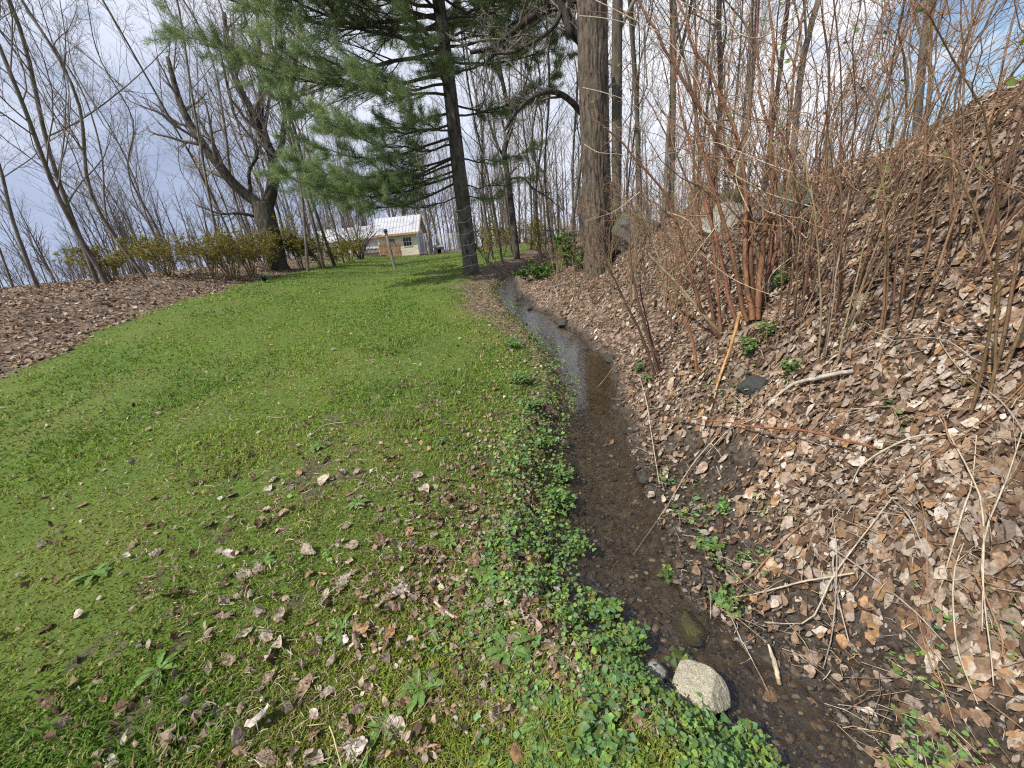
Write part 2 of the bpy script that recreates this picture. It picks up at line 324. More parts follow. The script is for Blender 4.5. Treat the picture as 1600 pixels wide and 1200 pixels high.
def ground_mat():
    m, t, out = newmat('ground_cover_soil'); l = t.links.new
    at = N(t, 'ShaderNodeAttribute', attribute_name='Col')            # R lawn, G leaf litter, B mud
    sp = N(t, 'ShaderNodeSeparateColor'); l(at.outputs['Color'], sp.inputs[0])
    tcn = N(t, 'ShaderNodeTexCoord'); co = tcn.outputs['Object']
    def noise(s, d=6, r=0.6, v=co):
        n = N(t, 'ShaderNodeTexNoise'); n.inputs['Scale'].default_value = s; n.inputs['Detail'].default_value = d; n.inputs['Roughness'].default_value = r; l(v, n.inputs['Vector']); return n.outputs[0]
    def mixc(f, a, b):
        mc = N(t, 'ShaderNodeMix', data_type='RGBA')
        if f is not None: l(f, mc.inputs[0])
        for k, x in ((6, a), (7, b)):
            if isinstance(x, tuple): mc.inputs[k].default_value = (*x, 1)
            else: l(x, mc.inputs[k])
        return mc.outputs[2]
    # lawn: moss and grass patches
    ga = ramp(t, [(0.25, (0.038, 0.034, 0.014)), (0.42, (0.068, 0.105, 0.018)), (0.58, (0.105, 0.165, 0.026)), (0.75, (0.18, 0.22, 0.05))]); l(noise(22, 9, 0.75), ga.inputs[0])
    gb = ramp(t, [(0.3, (0.068, 0.14, 0.02)), (0.5, (0.11, 0.18, 0.028)), (0.7, (0.175, 0.195, 0.05))]); l(noise(0.9, 7, 0.62), gb.inputs[0])
    lawn = mixc(None, ga.outputs[0], gb.outputs[0])
    # leaf litter: overlapping flat scraps
    vo = N(t, 'ShaderNodeTexVoronoi'); vo.inputs['Scale'].default_value = 34; l(co, vo.inputs['Vector'])
    s2 = N(t, 'ShaderNodeSeparateColor'); l(vo.outputs['Color'], s2.inputs[0])
    lr = ramp(t, [(0.0, (0.05, 0.03, 0.02)), (0.35, (0.15, 0.095, 0.065)), (0.65, (0.26, 0.18, 0.13)), (1.0, (0.40, 0.31, 0.24))]); l(s2.outputs[0], lr.inputs[0])
    ld = ramp(t, [(0.35, (0.35, 0.35, 0.35)), (0.6, (1, 1, 1))]); l(noise(9, 6), ld.inputs[0])
    mm = N(t, 'ShaderNodeMix', data_type='RGBA', blend_type='MULTIPLY'); mm.inputs[0].default_value = 1.0; l(lr.outputs[0], mm.inputs[6]); l(ld.outputs[0], mm.inputs[7])
    md = ramp(t, [(0.3, (0.018, 0.013, 0.010)), (0.47, (0.048, 0.037, 0.028)), (0.60, (0.095, 0.077, 0.060)), (0.74, (0.19, 0.165, 0.14))]); l(noise(28, 8, 0.7), md.inputs[0])
    base = mixc(sp.outputs[1], mixc(None, (0.07, 0.055, 0.035), (0.07, 0.055, 0.035)), mm.outputs[2])
    silt = ramp(t, [(0.3, (0.022, 0.018, 0.013)), (0.5, (0.056, 0.046, 0.034)), (0.7, (0.125, 0.107, 0.086))]); l(noise(24, 8, 0.7), silt.inputs[0]); md2 = mixc(sp.outputs[1], silt.outputs[0], md.outputs[0])
    base = mixc(sp.outputs[0], base, lawn); base = mixc(sp.outputs[2], base, md2)
    b = N(t, 'ShaderNodeBsdfPrincipled'); l(base, b.inputs['Base Color']); b.inputs['Specular IOR Level'].default_value = 0.25
    rr = N(t, 'ShaderNodeMapRange'); rr.inputs[3].default_value = 0.95; rr.inputs[4].default_value = 0.38; l(sp.outputs[2], rr.inputs[0]); l(rr.outputs[0], b.inputs['Roughness'])
    bp = N(t, 'ShaderNodeBump'); bp.inputs['Strength'].default_value = 0.8; bp.inputs['Distance'].default_value = 0.02; l(noise(45, 8, 0.7), bp.inputs['Height']); l(bp.outputs[0], b.inputs['Normal'])
    l(b.outputs[0], out.inputs[0]); return m
def water_mat():
    m, t, out = newmat('stream_water'); l = t.links.new
    at = N(t, 'ShaderNodeAttribute', attribute_name='Col'); sp = N(t, 'ShaderNodeSeparateColor'); l(at.outputs['Color'], sp.inputs[0])   # R riffle
    tcn = N(t, 'ShaderNodeTexCoord'); mp_ = N(t, 'ShaderNodeMapping'); mp_.inputs['Scale'].default_value = (1, 0.75, 1); mp_.inputs['Rotation'].default_value = (0, 0, math.radians(22)); l(tcn.outputs['Object'], mp_.inputs[0])
    a = N(t, 'ShaderNodeTexNoise'); a.inputs['Scale'].default_value = 15; a.inputs['Detail'].default_value = 4; a.inputs['Distortion'].default_value = 0.8; l(mp_.outputs[0], a.inputs['Vector'])
    b2 = N(t, 'ShaderNodeTexNoise'); b2.inputs['Scale'].default_value = 48; b2.inputs['Detail'].default_value = 3; l(mp_.outputs[0], b2.inputs['Vector'])
    ad_ = N(t, 'ShaderNodeMath', operation='MULTIPLY_ADD'); l(b2.outputs[0], ad_.inputs[0]); ad_.inputs[1].default_value = 0.22; l(a.outputs[0], ad_.inputs[2])
    bp = N(t, 'ShaderNodeBump'); bp.inputs['Distance'].default_value = 0.03; l(ad_.outputs[0], bp.inputs['Height'])
    ms_ = N(t, 'ShaderNodeMapRange'); ms_.inputs[3].default_value = 0.03; ms_.inputs[4].default_value = 0.62; l(sp.outputs[0], ms_.inputs[0]); l(ms_.outputs[0], bp.inputs['Strength'])
    ge = N(t, 'ShaderNodeNewGeometry'); dt_ = N(t, 'ShaderNodeVectorMath', operation='DOT_PRODUCT'); l(ge.outputs['Incoming'], dt_.inputs[0]); l(bp.outputs[0], dt_.inputs[1])
    ab = N(t, 'ShaderNodeMath', operation='ABSOLUTE'); l(dt_.outputs['Value'], ab.inputs[0]); om = N(t, 'ShaderNodeMath', operation='SUBTRACT', use_clamp=True); om.inputs[0].default_value = 1.0; l(ab.outputs[0], om.inputs[1])
    pw = N(t, 'ShaderNodeMath', operation='POWER'); l(om.outputs[0], pw.inputs[0]); pw.inputs[1].default_value = 3.6
    fr = N(t, 'ShaderNodeMapRange'); fr.inputs[3].default_value = 0.11; fr.inputs[4].default_value = 1.0; l(pw.outputs[0], fr.inputs[0])      # Schlick reflectance, same from above and below
    tr = N(t, 'ShaderNodeBsdfTransparent'); tr.inputs[0].default_value = (0.88, 0.81, 0.68, 1)
    gl = N(t, 'ShaderNodeBsdfGlossy'); gl.inputs['Roughness'].default_value = 0.025; l(bp.outputs[0], gl.inputs['Normal'])
    mx_ = N(t, 'ShaderNodeMixShader'); l(fr.outputs[0], mx_.inputs[0]); l(tr.outputs[0], mx_.inputs[1]); l(gl.outputs[0], mx_.inputs[2]); l(mx_.outputs[0], out.inputs[0])
    return m
M_GROUND = ground_mat(); M_WATER = water_mat()
M_GRASS = col_mat('grass_blade', 0.75, 0.15, 8, trans=0.35, spec=0.25)
M_LEAF = col_mat('dead_leaf', 0.85, 0.35, 55, trans=0.12, bump=0.5, bscale=90, spec=0.2)
M_GREEN = col_mat('green_leaf', 0.7, 0.3, 60, trans=0.33, spec=0.2)
M_NEEDLE = col_mat('pine_needle', 0.6, 0.3, 3, trans=0.42, spec=0.3)
M_STEM = col_mat('shrub_stem', 0.65, 0.35, 40, bump=0.4, bscale=120, spec=0.3, stretch=(1, 1, 0.3))
M_PAINT = col_mat('painted_board', 0.6, 0.08, 6, bump=0.1, bscale=40)
M_WOOD = col_mat('weathered_wood', 0.85, 0.35, 12, bump=0.5, bscale=30, stretch=(1, 1, 0.15))
M_METAL = col_mat('dull_metal', 0.45, 0.12, 6, spec=0.6)
M_STONE = col_mat('stone', 0.85, 0.55, 240, bump=0.6, bscale=38)
M_STRING = col_mat('string', 0.8, 0.15, 20)
M_GLASS = col_mat('dark_window_glass', 0.12, 0.1, 3, spec=0.6)
M_PINEBARK = bark_mat('pine_bark', (0.055, 0.046, 0.039), (0.27, 0.235, 0.205), (0.075, 0.085, 0.045), 11, (1, 1, 0.3))
M_MAPLEBARK = bark_mat('maple_bark', (0.020, 0.017, 0.015), (0.115, 0.098, 0.085), (0.06, 0.065, 0.035), 10)
M_BIGBARK = bark_mat('furrowed_bark', (0.022, 0.017, 0.013), (0.20, 0.158, 0.128), (0.105, 0.10, 0.065), 22, (1, 1, 0.22), 1.0)
M_THINBARK = bark_mat('thin_bark', (0.075, 0.064, 0.053), (0.225, 0.195, 0.165), (0.11, 0.115, 0.06), 10, (1, 1, 0.25), 0.5)
M_TWIG = col_mat('bare_twig', 0.85, 0.25, 4, objrand=0.2)

# ------------------------------------------------------------------ ground and stream
def build_ground():
    ys = np.concatenate([np.linspace(-3, 0.3, 30)[:-1], np.linspace(0.3, 3.2, 230)[:-1], np.linspace(3.2, 9, 200)[:-1], np.linspace(9, 22, 160)[:-1], np.linspace(22, 45, 80)[:-1], np.geomspace(45, 400, 30)])
    du = np.concatenate([-np.geomspace(300, 12, 25), -np.linspace(12, 3.0, 120)[1:], -np.linspace(3.0, 0.7, 110)[1:], np.linspace(-0.7, 1.3, 160)[1:], np.linspace(1.3, 4.2, 120)[1:], np.linspace(4.2, 12, 60)[1:], np.geomspace(12, 300, 25)[1:]])
    Y = np.repeat(ys[:, None], len(du), 1); X = xc(np.clip(ys, -6, 60))[:, None] + du[None]
    z = Z(X, Y); n, m = X.shape
    lw = lawn_w(X, Y); mw = np.clip(mud_w(X, Y), 0, 1); dp = dirt_patch(X, Y); mw = np.maximum(mw, 0.5 * dp * lw); lw = lw * (1 - .5 * dp)
    bedm = 1 - sm(-0.03, 0.05, np.abs(X - xc(np.clip(Y, -6, 60))) - hw(np.clip(Y, -6, 60))); c = np.stack([lw, 0.95 * (1 - bedm), mw], -1)     # G: 0 on the silty stream bed
    i = np.arange(n * m).reshape(n, m)
    q = np.stack([i[:-1, :-1], i[:-1, 1:], i[1:, 1:], i[1:, :-1]], -1).reshape(-1, 4)
    mb = MB(); mb.add(np.stack([X, Y, z], -1), q, None, c.reshape(-1, 3))
    tag(obj('ground', mb, M_GROUND), kind='structure')
build_ground()
def riffle(y): return np.clip(np.interp(y, [0, 2.4, 3.0, 3.4, 4.6, 5.6, 7, 9], [1.0, 1.0, 0.75, 0.06, 0.0, 0.10, 0.22, 0.30]), 0, 1)
def build_water():
    ys = np.linspace(-2.5, 40, 900); u = np.linspace(-1, 1, 25)
    w = hw(ys)[:, None] + 0.10; wr = w + 0.50 * (1 - sm(2.4, 3.2, ys))[:, None]
    X = xc(ys)[:, None] + np.where(u[None] > 0, u[None] * wr, u[None] * w); Y = np.repeat(ys[:, None], 25, 1)
    z = g(Y) - WATER + riffle(Y) * 0.012 * (fbm(X * 9, Y * 6, 71, 3) - .5)
    i = np.arange(X.size).reshape(X.shape); q = np.stack([i[:-1, :-1], i[:-1, 1:], i[1:, 1:], i[1:, :-1]], -1).reshape(-1, 4)
    c = np.stack([riffle(Y), Y * 0, Y * 0], -1).reshape(-1, 3)
    mb = MB(); mb.add(np.stack([X, Y, z], -1), q, None, c); tag(obj('stream_water', mb, M_WATER), kind='structure')
build_water()
# ------------------------------------------------------------------ lawn grass (stuff)
def polar(n, r0, r1, a0=-62, a1=62, power=0.0, rng=RNG):
    r = np.exp(np.log(r0) + (np.log(r1) - np.log(r0)) * rng.random(n)); a = np.radians(a0 + (a1 - a0) * rng.random(n))
    return r * np.sin(a), r * np.cos(a) + 0.0, r
def pick(cols, n, rng=RNG, w=None):
    c = np.array(cols); k = rng.choice(len(c), n, p=w); return c[k] * (0.75 + 0.5 * rng.random((n, 1)))
def moss_w(x, y): return sm(0.46, 0.62, fbm(x * 1.3 + 9, y * 1.3, 93, 4))
def build_grass(n=520000):
    x, y, r = polar(n, 0.40, 42, -72, 62)
    lw = lawn_w(x, y); e = -(x - xc(y) + hw(y))
    dens = lw * (1 - 0.92 * dirt_patch(x, y)) + 0.30 * (e > 0.10) * (x > xe(y)) * (y < 12)
    dens = dens * (0.55 + 0.75 * sm(0.35, 0.6, fbm(x * 6, y * 6, 95, 3)))
    k = RNG.random(n) < dens; x, y, r = x[k], y[k], r[k]; n = len(x)
    mo = moss_w(x, y); z = Z(x, y)
    tuft = sm(0.66, 0.76, fbm(x * 2.3, y * 2.3, 97, 3))
    h = (0.014 + 0.034 * RNG.random(n) ** 1.6) * (1 - 0.5 * mo) * (1 + 0.6 * tuft) * (1 + np.clip(r, 0, 30) * 0.02)
    w = 0.0016 + 0.00085 * np.clip(r, 0, 26)
    az = RNG.random(n) * 2 * np.pi; lean = 0.25 + 1.0 * RNG.random(n)
    dx = np.cos(az); dy = np.sin(az); px_, py_ = -dy, dx
    b = np.stack([x, y, z - 0.004], -1); side = np.stack([px_, py_, np.zeros(n)], -1) * w[:, None]; out = np.stack([dx, dy, np.zeros(n)], -1)
    up = np.array([0, 0, 1.0])
    m = b + up * (h * 0.62)[:, None] + out * (h * 0.28 * lean)[:, None]; tp = b + up * (h * (1.0 - 0.25 * lean))[:, None] + out * (h * 0.95 * lean)[:, None]
    v = np.stack([b - side, b + side, m + side * 0.8, m - side * 0.8, tp], 1).reshape(-1, 3)
    i0 = np.arange(n) * 5
    pt = fbm(x * 0.8, y * 0.8, 99, 4)[:, None]; pt = np.clip((pt - .35) / .3, 0, 1)
    A = np.array([0.118, 0.222, 0.028]); Bc = np.array([0.25, 0.315, 0.048]); Mc = np.array([0.24, 0.245, 0.036]); D = np.array([0.34, 0.29, 0.13])
    c = A * (1 - pt) + Bc * pt; c = c * (1 - 0.6 * mo[:, None]) + Mc * 0.6 * mo[:, None]
    dry = sm(0.50, 0.66, fbm(x * 0.45 + 4, y * 0.8, 161, 4)); dead = (RNG.random(n) < 0.10 + 0.16 * mo + 0.22 * dry)[:, None]; c = np.where(dead, D, c) * (0.65 + 0.7 * RNG.random((n, 1)))
    c5 = np.repeat(c, 5, 0)
    mb = MB(); mb.add(v, np.stack([i0, i0 + 1, i0 + 2, i0 + 3], -1), np.stack([i0 + 3, i0 + 2, i0 + 4], -1), c5)
    tag(obj('lawn_grass', mb, M_GRASS), 'short mossy green lawn grass beside the brook', 'grass', kind='stuff')
build_grass()

# ------------------------------------------------------------------ dead leaves
def leaf_shape(rng, nx=3, ny=5, curl=1.0):
    "one dead leaf of unit length, curled; (nx*ny,3) + quads"
    t = np.linspace(0, 1, ny); u = np.linspace(-1, 1, nx)
    kind = rng.integers(0, 3); wd = [0.36, 0.44, 0.24][kind] * (0.85 + 0.3 * rng.random())
    prof = np.sin(np.pi * t ** [0.75, 0.6, 0.95][kind]) ** [0.8, 0.7, 0.9][kind]; prof[0] = 0.10; prof[-1] = 0.03
    U, T = np.meshgrid(u, t); w = wd * prof[:, None] * (1 + 0.16 * (rng.random((ny, 1)) - .5)) * (1 + 0.10 * (rng.random((ny, nx)) - .5) * (np.abs(U) > .6))
    f = curl * (rng.random() * 1.6 - 0.35); X = U * w
    ang = f * np.abs(U) * 1.0; Xn = np.sign(U) * w * np.sin(np.maximum(ang, 1e-3)) / np.maximum(f, .05) if f > 0.06 else X
    Zc = np.where(f > 0.06, w * (1 - np.cos(ang)) / max(abs(f), .05), f * np.abs(X) * 0.6)
    k = curl * rng.normal() * 0.9; y = np.where(abs(k) > .08, np.sin(k * T) / (k if abs(k) > .08 else 1), T); zz = (1 - np.cos(k * T)) / (k if abs(k) > .08 else 1)
    tw = rng.normal() * 0.5 * curl; z = Zc + zz + tw * U * w * (T - .5) + curl * 0.05 * rng.normal(size=U.shape) * (np.abs(U) > .3)
    v = np.stack([Xn, y - .5, z], -1).reshape(-1, 3); v[:, 2] -= v[:, 2].mean()
    i = np.arange(nx * ny).reshape(ny, nx); q = np.stack([i[:-1, :-1], i[:-1, 1:], i[1:, 1:], i[1:, :-1]], -1).reshape(-1, 4)
    return v, q
def rot_many(az, tilt, tdir, flip):
    "rotation matrices: spin about z, then tilt about a horizontal axis"
    n = len(az); c, s = np.cos(az), np.sin(az); R1 = np.zeros((n, 3, 3)); R1[:, 0, 0] = c; R1[:, 0, 1] = -s; R1[:, 1, 0] = s; R1[:, 1, 1] = c; R1[:, 2, 2] = flip; R1[:, :, 0] *= flip[:, None]
    ax = np.stack([np.cos(tdir), np.sin(tdir), np.zeros(n)], -1); K = np.zeros((n, 3, 3))
    K[:, 0, 1] = -ax[:, 2]; K[:, 0, 2] = ax[:, 1]; K[:, 1, 0] = ax[:, 2]; K[:, 1, 2] = -ax[:, 0]; K[:, 2, 0] = -ax[:, 1]; K[:, 2, 1] = ax[:, 0]
    R2 = np.eye(3)[None] + np.sin(tilt)[:, None, None] * K + (1 - np.cos(tilt))[:, None, None] * (K @ K)
    return R2 @ R1
LEAFC = [(0.37, 0.28, 0.21), (0.46, 0.38, 0.30), (0.28, 0.185, 0.12), (0.19, 0.115, 0.07), (0.38, 0.23, 0.12), (0.10, 0.064, 0.043), (0.54, 0.48, 0.41), (0.32, 0.25, 0.205)]
LEAFW = np.array([.21, .13, .17, .16, .06, .14, .04, .09]); LEAFW = LEAFW / LEAFW.sum()
def slope_normal(x, y, d=0.06):
    zx = (Z(x + d, y) - Z(x - d, y)) / (2 * d); zy = (Z(x, y + d) - Z(x, y - d)) / (2 * d)
    return nrm(np.stack([-zx, -zy, np.ones_like(zx)], -1))
def scatter_leaves(mb, x, y, size, tilt, lift, nx=3, ny=5, cols=None, wts=None):
    n = len(x); K = 40; shapes = [leaf_shape(RNG, nx, ny, 1.5) for _ in range(K)]; q = shapes[0][1]; V = np.stack([a[0] for a in shapes]); k = RNG.integers(0, K, n)
    R_ = rot_many(RNG.random(n) * 6.283, tilt, RNG.random(n) * 6.283, np.where(RNG.random(n) < .5, 1.0, -1.0))
    nr = slope_normal(x, y)
    v = np.einsum('nij,nkj->nki', R_, V[k]) * size[:, None, None]
    v[:, :, 2] += (-(nr[:, 0] / nr[:, 2])[:, None] * v[:, :, 0] - (nr[:, 1] / nr[:, 2])[:, None] * v[:, :, 1])
    v += np.stack([x, y, Z(x, y) + lift], -1)[:, None]
    m = V.shape[1]; qq = (q[None] + (np.arange(n) * m)[:, None, None]).reshape(-1, 4)
    c = pick(cols or LEAFC, n, w=wts if cols else LEAFW) * (0.55 + 0.8 * fbm(x * 2.7, y * 2.7, 171, 4))[:, None]
    mb.add(v.reshape(-1, 3), qq, None, np.repeat(c, m, 0))
def build_litter():
    mb = MB(); n = 130000
    x, y, r = polar(n, 1.0, 26, -40, 64)
    d = x - xc(y) - hw(y); mw = np.clip(mud_w(x, y), 0, 1)
    k = (d > 0.02) & (RNG.random(n) < np.clip(1.0 - 0.82 * mw, 0, 1) * (0.35 + 0.65 * sm(0.0, 0.5, d)) * sm(0.1, 0.4, fbm(x * 2.2, y * 2.2, 141, 3)))
    x, y, r = x[k], y[k], r[k]; n = len(x)
    scatter_leaves(mb, x, y, (0.012 + 0.048 * RNG.random(n) ** 2.0) * (1 + r * 0.04), np.abs(RNG.normal(size=n)) * 0.55, 0.006 + 0.03 * RNG.random(n))
    tag(obj('leaf_litter', mb, M_LEAF, smooth=True), 'thick carpet of brown fallen leaves on the slope right of the brook', 'leaf litter', kind='stuff')
    mb = MB(); n = 30000                                                             # bed under the trees on the left
    x, y, r = polar(n, 5, 42, -64, 5)
    b = (1 - sm(-0.3, 0.3, x - xe(y) + 1.2 * (fbm(x * 1.1, y * 1.1, 41, 4) - .5))) + (y > 37); k = RNG.random(n) < b; x, y, r = x[k], y[k], r[k]; n = len(x)
    scatter_leaves(mb, x, y, (0.05 + 0.05 * RNG.random(n)) * (1 + r * 0.02), np.abs(RNG.normal(size=n)) * 0.4, 0.01 + 0.02 * RNG.random(n))
    tag(obj('leaf_litter', mb, M_LEAF), 'bed of brown fallen leaves under the trees left of the lawn', 'leaf litter', kind='stuff')
    mb = MB(); n = 30000                                                             # scraps and small leaves over the lawn and its edge
    x, y, r = polar(n, 0.9, 20)
    e = -(x - xc(y) + hw(y)); edge = np.exp(-((e - 0.55) / 0.45) ** 2) * (0.9 + 0.05 * y)
    dn = (x > xe(y)) * (e > 0.03) * (0.05 + 0.85 * edge + 0.22 * sm(0.46, 0.64, fbm(x * 2, y * 2, 61, 3)) * (y < 7) * (x > -3.6 - .35 * y) + 0.05 * (y < 4)); k = RNG.random(n) < dn; x, y, r = x[k], y[k], r[k]; n = len(x)
    scatter_leaves(mb, x, y, (0.012 + 0.040 * RNG.random(n) ** 1.6) * (1 + r * 0.03), np.abs(RNG.normal(size=n)) * 0.5, 0.012 + 0.015 * RNG.random(n))
    tag(obj('leaf_scraps', mb, M_LEAF), 'small dead leaf scraps strewn over the lawn and its edge', 'leaf litter', kind='stuff')
    mb = MB(); n = 40000                                                             # dead fibres and straws on slope and lawn
    x, y, r = polar(n, 1.0, 14, -50, 62)
    d = x - xc(y); dn = np.where(d > 0, 0.26 - 0.16 * np.clip(mud_w(x, y), 0, 1), 0.05 + 0.2 * moss_w(x, y) * (y < 5)) * (np.abs(d) > hw(y) + .02); k = RNG.random(n) < dn; x, y, r = x[k], y[k], r[k]; n = len(x)
    ln = (0.02 + 0.13 * RNG.random(n) ** 2.5) * np.where(x > xc(y), 1.4, 0.5); az = RNG.random(n) * 6.283; a = np.stack([np.cos(az), np.sin(az), 0.25 * RNG.normal(size=n)], -1)
    c0 = np.stack([x, y, Z(x, y) + 0.02 + 0.02 * RNG.random(n)], -1); pth = np.stack([c0 - a * ln[:, None] / 2, c0 + RNG.normal(size=(n, 3)) * 0.006 + np.array([0, 0, .006]), c0 + a * ln[:, None] / 2], 1)
    pth[:, :, 2] = np.maximum(pth[:, :, 2], Z(pth[:, :, 0], pth[:, :, 1]) + 0.004)
    tubes(mb, pth, np.repeat((0.0009 + 0.0004 * r)[:, None], 3, 1), 3, pick([(0.42, 0.32, 0.2), (0.25, 0.17, 0.11), (0.5, 0.42, 0.32)], n), cap=False)
    tag(obj('dry_straw', mb, M_STEM), 'dry straw and fine fibres lying among the leaves', 'straw', kind='stuff')
build_litter()

# landmarks used to say where a small thing lies
LM = []
def landmark(phrase, p): LM.append((phrase, np.array(p, float)))
for ph, px_, py_ in [('the pale boulder in the brook', 1095, 1070), ('the small grey rock by the brook', 1027, 1045), ('the dandelion rosettes', 785, 1010), ('the pale twig on the lawn', 515, 670),
                     ('the dark round stone on the slope', 1178, 605), ('the bent orange cane', 1134, 570), ('the red cane across the slope', 1150, 695), ('the calm brown pool', 930, 610),
                     ('the leafy herbs at the brook edge', 870, 800), ('the pine roots', 735, 430), ('the splintered wood in the mud', 1208, 1050), ('the wide part of the brook', 1000, 900)]:
    landmark(ph, hit(px_, py_))
def near(p):
    d = [np.hypot(*(q[:2] - np.asarray(p)[:2])) for _, q in LM]; return LM[int(np.argmin(d))][0]
USED = {}
def uniq(label, group_suffix=None):
    USED[label] = USED.get(label, 0) + 1; return label

CNAME = ['tan', 'pale tan', 'brown', 'dark brown', 'orange brown', 'blackish brown', 'silvery white', 'greyish tan']
def single_leaf(x, y, ci, size, az, tilt, tdir, curl, lift, rng):
    v, q = leaf_shape(rng, 7, 11, curl)
    # fine crinkle and a midrib crease
    n = len(v); u = np.tile(np.linspace(-1, 1, 7), 11); v[:, 2] += 0.03 * np.abs(u) + 0.012 * rng.normal(size=n)
    Rm = rot_many(np.array([az]), np.array([tilt]), np.array([tdir]), np.array([1.0 if rng.random() < .5 else -1.0]))[0]
    v = (v @ Rm.T) * size; nr = slope_normal(np.array([x]), np.array([y]))[0]; v[:, 2] += -(nr[0] / nr[2]) * v[:, 0] - (nr[1] / nr[2]) * v[:, 1]
    base = np.array([x, y, float(Z(x, y)) + lift - min(0, v[:, 2].min() + 0.012)])
    c = np.array(LEAFC[ci]) * (0.85 + 0.3 * rng.random()); vein = 1 - 0.25 * np.exp(-(u / 0.16) ** 2); blotch = 0.72 + 0.5 * rng.random(n)
    mb = MB(); mb.add(v + base, q, None, c[None] * (vein * blotch)[:, None])
    # leaf stalk
    s0 = v.reshape(11, 7, 3)[0, 3] + base; dr = nrm(v.reshape(11, 7, 3)[0, 3] - v.reshape(11, 7, 3)[3, 3]); st_ = np.stack([s0, s0 + dr * size * .2, s0 + dr * size * (.3 + .2 * rng.random()) + rng.normal(size=3) * .004])
    tubes(mb, st_, np.array([.0013, .0011, .0009]), 4, c * 0.8)
    o = obj('fallen_leaf', mb, M_LEAF, off=base); o.location = base
    return o, base
# big leaves one can pick out in the photograph: pixel, colour, length in pixels, direction
LV = [(408, 1130, 6, 62), (378, 1165, 1, 50), (560, 1172, 6, 62), (492, 1190, 1, 55), (617, 1140, 1, 52), (563, 1110, 7, 40), (436, 1008, 1, 44), (540, 880, 0, 28), (547, 900, 1, 30), (572, 905, 0, 34), (484, 865, 1, 34), (440, 965, 1, 28), (568, 990, 4, 40),
      (560, 1010, 0, 36), (625, 925, 6, 44), (610, 955, 0, 36), (590, 1055, 0, 28), (484, 975, 4, 26), (510, 935, 1, 30), (470, 1080, 0, 34), (700, 965, 0, 40), (742, 880, 2, 44), (715, 1042, 7, 26), (830, 1052, 6, 34), (853, 1080, 7, 40), (1075, 1112, 0, 46), (1135, 1160, 3, 40),
      (875, 1095, 3, 38), (880, 1160, 1, 40), (900, 1185, 1, 40), (815, 1185, 4, 44), (770, 1140, 2, 30), (1040, 740, 1, 34), (1008, 745, 6, 24), (955, 695, 4, 20), (1095, 740, 1, 34), (1190, 910, 4, 34), (1165, 820, 7, 30), (1225, 690, 6, 34), (1230, 755, 1, 40), (1215, 810, 0, 36), (1120, 700, 2, 36),
      (380, 900, 7, 36), (360, 870, 6, 34), (420, 800, 1, 26), (505, 755, 1, 26), (460, 800, 3, 26), (690, 655, 0, 24), (655, 745, 7, 28), (665, 770, 1, 26), (640, 835, 4, 24), (600, 845, 2, 30), (735, 800, 0, 26), (800, 830, 0, 30), (690, 880, 7, 26), (765, 975, 0, 24), (905, 1045, 0, 40), (945, 1050, 1, 34), (850, 985, 2, 22),
      (860, 1010, 1, 32), (1010, 975, 0, 24), (925, 940, 2, 20), (1100, 1000, 4, 20), (880, 690, 1, 20), (480, 1070, 2, 34), (420, 1190, 0, 50), (660, 1172, 2, 34), (355, 945, 7, 30), (745, 1180, 2, 32), (520, 1035, 7, 28), (700, 1105, 2, 30)]
def build_single_leaves():
    rng = np.random.default_rng(77); pts = []
    for px_, py_, ci, ln in LV:
        p = hit(px_, py_); dep = (p - CAM) @ _F; pts.append((p[0], p[1], ci, min(max(0.78 * ln / FPX * dep, 0.025), 0.10)))
    while len(pts) < 300:
        lawn = rng.random() < 0.74
        if lawn: px_ = 330 + 680 * rng.random() if rng.random() < .85 else 60 + 300 * rng.random(); py_ = 640 + 560 * rng.random() ** 0.8
        else: px_ = 1010 + 560 * rng.random(); py_ = 640 + 400 * rng.random()
        p = hit(px_, py_); d = p[0] - xc(p[1])
        if abs(d) < hw(p[1]) + .03: continue
        if lawn and d > 0: continue
        if min(np.hypot(p[0] - q[0], p[1] - q[1]) for q in pts) < 0.045: continue
        pts.append((p[0], p[1], int(rng.choice(8, p=LEAFW)), 0.034 + 0.046 * rng.random() ** 1.5))
    for x, y, ci, size in pts:
        if x > xc(y): size *= 0.72; ci = [2, 0, 2, 3, 4, 5, 7, 3][ci]
        tilt = abs(rng.normal()) * 0.35; curl = 0.35 + 1.3 * rng.random()
        o, b = single_leaf(x, y, ci, size, rng.random() * 6.283, tilt, rng.random() * 6.283, curl, 0.004 + 0.014 * rng.random(), rng)
        d = x - xc(y); where = 'in the grass' if d < -hw(y) - 0.55 else ('on the weedy edge' if d < 0 else 'on the leafy slope')
        shape = 'curled' if curl > 0.95 else ('crinkled' if curl > 0.65 else 'flat'); sz = 'large' if size > 0.065 else ('small' if size < 0.042 else '')
        side = 'left of' if x < dict(LM)[near(b)][0] else 'right of'
        far = 'beyond' if y > dict(LM)[near(b)][1] else 'nearer than'
        lab = ' '.join(f'{sz} {CNAME[ci]} {shape} fallen leaf {where}, {side} and {far} {near(b)}'.split())
        w_ = lab.split()
        if len(w_) > 16: lab = ' '.join(f'{CNAME[ci]} {shape} fallen leaf, {side} and {far} {near(b)}'.split())
        if len(lab.split()) > 16: lab = ' '.join(f'{CNAME[ci]} {shape} leaf {side} {near(b)}'.split())
        if 0: lab = ' '.join(f'{CNAME[ci]} {shape} fallen leaf, {side} and {far} {near(b)}'.split())
        tag(o, lab, 'leaf', 'fallen leaves')
build_single_leaves()

